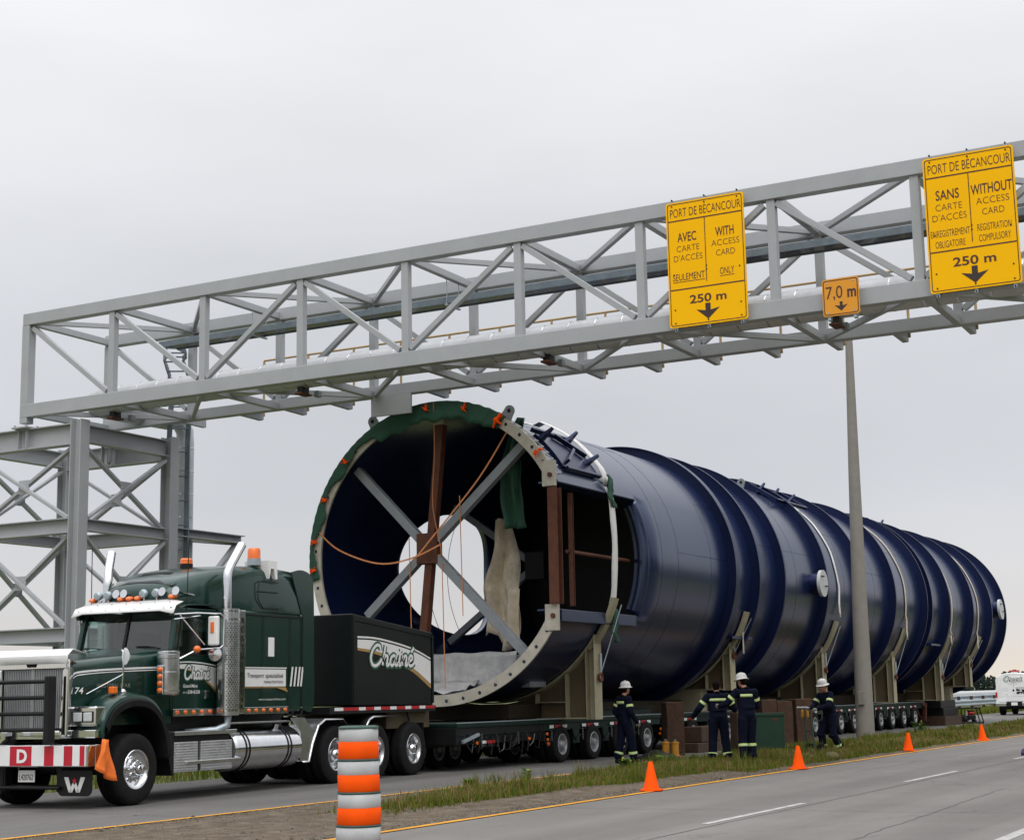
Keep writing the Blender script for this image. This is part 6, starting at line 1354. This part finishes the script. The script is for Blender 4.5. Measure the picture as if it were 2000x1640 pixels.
def hand(F, w, d, pal, k, curl=.5, side=1):
    """palm and five fingers; w wrist, d pointing along the hand, pal the palm's facing direction"""
    w, d, pal = V(w), V(d).normalized(), V(pal).normalized(); s_ = d.cross(pal).normalized()*side
    for i in range(3): F.cap(w+d*.01+s_*(.02*(i-1)), w+d*.085+s_*(.027*(i-1)), .020, .018, k)
    for i, l in enumerate((.070, .080, .075, .058)):
        b = w+d*.088+s_*(.033-.022*i); m_ = b+(d*math.cos(curl)+pal*math.sin(curl))*l*.5; e = m_+(d*math.cos(curl*2.1)+pal*math.sin(curl*2.1))*l*.5
        F.cap(b, m_, .0105, .0100, k); F.cap(m_, e, .0100, .0085, k)
    b = w+d*.03+s_*.04; m_ = b+(d*.6+s_*.5+pal*.35).normalized()*.045; e = m_+(d*.8+pal*.5).normalized()*.035; F.cap(b, m_, .014, .012, k); F.cap(m_, e, .012, .009, k)
def person(label, loc, rz, J, hat=True, look=(1, 0, 0), hairlen=.5, tilt=0, leanx=0.0):
    """J: joints in the figure's frame (x forward, y left): hips, knees, ankles, chest, shoulders, elbows, wrists, head"""
    root = thing('person', label, 'person', loc, rz, 'workers in navy coveralls', world=False); F = Fig()
    P = V(J['pelvis']); C = V(J['chest']); H = V(J['head']); lk = V(look).normalized(); sd_ = V((0, 0, 1)).cross(lk).normalized(); up_ = lk.cross(sd_)
    fwd = V((1, 0, 0)); lat = V((0, 1, 0))
    F.ell(P+V((0, 0, .03)), (.14, .19, .13), CL); F.ell(P.lerp(C, .45), (.145, .19, .12), CL); F.cap(P+lat*.07, C+lat*.08, .115, .115, CL); F.cap(P-lat*.07, C-lat*.08, .115, .115, CL); F.cap(P, C, .13, .125, CL)
    F.ell(C+V((0, 0, .03)), (.125, .19, .15), CL); F.cap(C+V((-.02, .10, .12)), C+V((-.02, -.10, .12)), .085, .085, CL)
    NB = C+V((-.01, 0, .19)); F.cap(C+V((0, 0, .12)), NB, .075, .062, CL); F.cap(NB, H-V((0, 0, .05)), .055, .052, SK)
    M = Matrix((lk, sd_, up_)).transposed()
    F.ell(H+up_*.03, (.100, .080, .105), HR if not hat else SK, M); F.ell(H+up_*-.02+lk*.018, (.082, .068, .100), SK, M); F.ell(H-up_*.085+lk*.055, (.035, .035, .03), SK, M)
    F.ell(H+lk*.100-up_*.025, (.020, .014, .024), SK, M); F.ell(H+lk*.085+up_*.022, (.018, .055, .014), SK, M)
    for s in (-1, 1): F.ell(H+sd_*(.080*s)-up_*.015-lk*.008, (.016, .010, .030), SK, M)
    F.ell(H-lk*.035+up_*(.0 if hat else .045), (.080, .082, .09 if hat else .088), HR, M); F.ell(H-lk*.05-up_*.04, (.05, .062, .05), HR, M)
    if not hat: F.ell(H+up_*.085+lk*.01, (.085, .072, .045), HR, M)
    for s, sn in ((1, 'l'), (-1, 'r')):
        S, E, Wr = V(J['sh_'+sn]), V(J['el_'+sn]), V(J['wr_'+sn]); hp, kn, an = V(J['hip_'+sn]), V(J['kn_'+sn]), V(J['an_'+sn])
        F.cap(C+V((-.015, s*.12, .09)), S, .085, .076, CL); F.cap(S, E, .080, .070, CL); F.cap(E, Wr, .070, .054, CL); F.cap(S.lerp(E, .9), E.lerp(Wr, .12), .073, .073, CL)
        dW = V(J.get('hd_'+sn, (Wr-E))).normalized(); pl_ = V(J.get('pm_'+sn, (0, -s, 0)))
        F.cap(Wr, Wr+dW*.03, .034, .026, GL); hand(F, Wr+dW*.02, dW, pl_, GL, J.get('cu_'+sn, .5), s)
        F.cap(hp, kn, .116, .094, CL); F.cap(kn, an+V((0, 0, .06)), .094, .090, CL); F.ell(kn+V((.02, 0, -.06)), (.095, .095, .06), CL); F.ell(an+V((0, 0, .10)), (.10, .10, .05), CL); F.cap(P+V((0, s*.05, -.02)), hp, .12, .11, CL)
        F.cap(an+V((0, 0, .03)), an+V((-.02, 0, -.04)), .058, .052, BT); ft = V(J.get('ft_'+sn, (1, 0, 0))).normalized(); F.cap(an+ft*-.03+V((0, 0, -.05)), an+ft*.15+V((0, 0, -.06)), .050, .040, BT); F.cap(an+ft*.06+V((0, 0, -.035)), an+ft*.13+V((0, 0, -.05)), .045, .042, BT)
        cuff(root, S, E, .52, .082); cuff(root, kn, an, J.get('lb', .70), .100)
    F.done(root, [coverall, skin, boot_m, glove_m, hair_m])
    lz = V(C)+V((0, 0, .06))
    for a0, a1 in (J.get('bands') or ((125, 235),)): torso_band(root, lz.z, .140, .218, lz.x-.0, a0, a1)
    for s in (-1, 1):
        q = H+lk*.088+sd_*(.032*s)+up_*.008; MB().ell(q, (.008, .012, .008), 8, 5, 0, M).build('eye', black_p, root, smooth=60)
    q = H+lk*.094-up_*.065; MB().ell(q, (.006, .024, .005), 8, 5, 0, M).build('mouth', rust, root, smooth=60)
    MB().tube([NB+V((.06*math.cos(t), .068*math.sin(t), .012-.02*math.cos(t))) for t in [2*math.pi*k/20 for k in range(20)]], .018, 8, closed=True).build('collar', coverall, root, smooth=60)
    MB().tube([P+V((.128*math.cos(t), .165*math.sin(t), .17)) for t in [2*math.pi*k/24 for k in range(24)]], .016, 6, closed=True).build('waistband', coverall, root, smooth=60)
    if hat:
        t = H+up_*.045; m = MB(); ht = (up_+lk*-.05).normalized()
        m.lathe([(.158, -.012), (.160, -.006), (.125, .010), (.118, .03), (.113, .075), (.090, .118), (.05, .138), (.002, .143)], t, ht, 28); hh = m.build('hard_hat', hat_m, root, smooth=60, solid=.004)
        MB().tube([t+ht*.03+lk*.115, t+ht*.10+lk*.095, t+ht*.147, t+ht*.10-lk*.095, t+ht*.03-lk*.115], .010, 6).build('hat_ridge', hat_m, hh, smooth=60)
    return root
def J0(**k):
    d = dict(pelvis=(0, 0, .96), chest=(0, 0, 1.30), head=(.02, 0, 1.66), sh_l=(0, .20, 1.44), sh_r=(0, -.20, 1.44), el_l=(-.04, .27, 1.15), el_r=(-.04, -.27, 1.15), wr_l=(.06, .27, .90), wr_r=(.06, -.27, .90),
             hip_l=(0, .10, .90), hip_r=(0, -.10, .90), kn_l=(.03, .12, .50), kn_r=(.03, -.12, .50), an_l=(-.02, .13, .10), an_r=(-.02, -.13, .10)); d.update(k); return d
vdir = math.atan2(.473, .881)          # direction the camera looks in plan
person('worker in a white hard hat standing beside the trailer wheels and looking right', (5.35, -13.62, .0), vdir-rad(62), J0(kn_r=(.10, -.12, .51), an_r=(.13, -.13, .10), kn_l=(-.04, .11, .50), an_l=(-.13, .12, .10), el_r=(.0, -.27, 1.14), wr_r=(.17, -.25, .93), el_l=(-.08, .27, 1.16), wr_l=(.08, .25, .92), head=(.05, 0, 1.66), bands=((135, 225),), lb=.68), look=(1, .12, -.02))
person('bareheaded dark haired worker seen from behind with his elbows out', (4.2, -16.35, .05), vdir+rad(4), J0(pelvis=(0, 0, .95), chest=(.05, 0, 1.28), head=(.13, -.0, 1.61), sh_l=(.03, .21, 1.41), sh_r=(.03, -.21, 1.41), el_l=(.06, .40, 1.16), wr_l=(.26, .50, .99), el_r=(.05, -.37, 1.13), wr_r=(.28, -.30, 1.22), hd_l=(1, .1, -.3), hd_r=(1, -.2, .4), an_l=(-.03, .16, .10), an_r=(-.03, -.17, .10), kn_l=(.02, .13, .5), kn_r=(.02, -.14, .5), cu_r=1.0, bands=((122, 238),), lb=.74), hat=False, look=(1, -.05, -.12))
person('tall worker in a white hard hat seen from behind, working with a yellow tool', (3.8, -17.15, .05), vdir+rad(22), J0(pelvis=(0, 0, 1.0), chest=(.03, 0, 1.36), head=(.10, .03, 1.71), sh_l=(.04, .21, 1.50), sh_r=(0, -.20, 1.49), el_l=(.16, .38, 1.26), wr_l=(.36, .44, 1.20), el_r=(.06, -.28, 1.20), wr_r=(.25, -.14, 1.12), hip_l=(0, .10, .93), hip_r=(0, -.10, .93), hd_l=(1, .3, .2), cu_l=1.1, an_l=(-.02, .12, .10), an_r=(.03, -.11, .10), kn_l=(.03, .11, .52), kn_r=(.06, -.11, .52), lb=.28, bands=((128, 205),)), look=(1, .35, -.25))
person('worker in a white hard hat leaning on the hand truck, looking down to the left', (9.6, -17.05, .05), vdir+rad(118), J0(pelvis=(-.10, 0, .93), chest=(.0, 0, 1.25), head=(.10, .02, 1.59), sh_l=(.03, .20, 1.39), sh_r=(.03, -.20, 1.38), el_l=(.16, .28, 1.13), wr_l=(.38, .14, 1.07), el_r=(.20, -.24, 1.13), wr_r=(.46, -.06, 1.09), hip_l=(-.08, .10, .87), hip_r=(-.12, -.10, .87), kn_l=(-.02, .15, .48), an_l=(-.20, .17, .10), kn_r=(.12, -.10, .50), an_r=(.06, -.12, .10), hd_l=(1, -.3, -.15), hd_r=(1, .1, -.1), pm_l=(0, -.3, -1), pm_r=(0, .3, -1), cu_l=.9, cu_r=.9, lb=.76, bands=((150, 200),)), look=(1, .28, -.30))
# the tool at the saddle bolts
tl = thing('impact_tool', 'yellow hand tool with a pale socket held up under the cream saddle post', 'tool', (4.5, -16.75, 1.25), 0)
MB().tube([(4.5, -16.75, 1.12), (4.52, -16.74, 1.33)], .045, 12).build('body', jack_y, tl, smooth=50); MB().tube([(4.50, -16.76, 1.14), (4.44, -16.80, 1.05)], .03, 8).build('handle', black_p, tl, smooth=50); MB().tube([(4.52, -16.74, 1.33), (4.53, -16.735, 1.50)], .022, 10).build('socket', grey_ref, tl, smooth=50)
# hand truck
ht = thing('hand_truck', 'dark green tubular hand truck held by the leaning worker', 'hand truck', (9.44, -16.93, .05), vdir+rad(118), world=False)
for s in (-1, 1):
    MB().tube([(.32, s*.13, .02), (.36, s*.13, .6), (.40, s*.13, 1.02), (.52, s*.13, 1.10)], .020, 8).build('side_tube', dk_green, ht, smooth=50)
    w = MB().lathe([(.03, -.03), (.12, -.03), (.13, -.015), (.13, .015), (.12, .03), (.03, .03)], (.20, s*.22, .13), (0, 1, 0), 18).build('wheel', rubber, ht, smooth=40)
    MB().lathe([(.005, 0), (.035, .07), (.035, .20), (.03, .21)], (.46, s*.10, .84), (0, 0, 1), 10).build('valve', jack_y, ht, smooth=40)
for z in (.25, .55, .85): MB().tube([(.33+.06*z, -.13, z), (.33+.06*z, .13, z)], .014, 6).build('cross_tube', dk_green, ht, smooth=50)
MB().tube([(.52, -.2, 1.10), (.52, .2, 1.10)], .022, 8).build('handle', grey_ref, ht, smooth=50); MB().bx(.30, .55, -.15, .15, .0, .015).build('toe_plate', dk_green, ht)
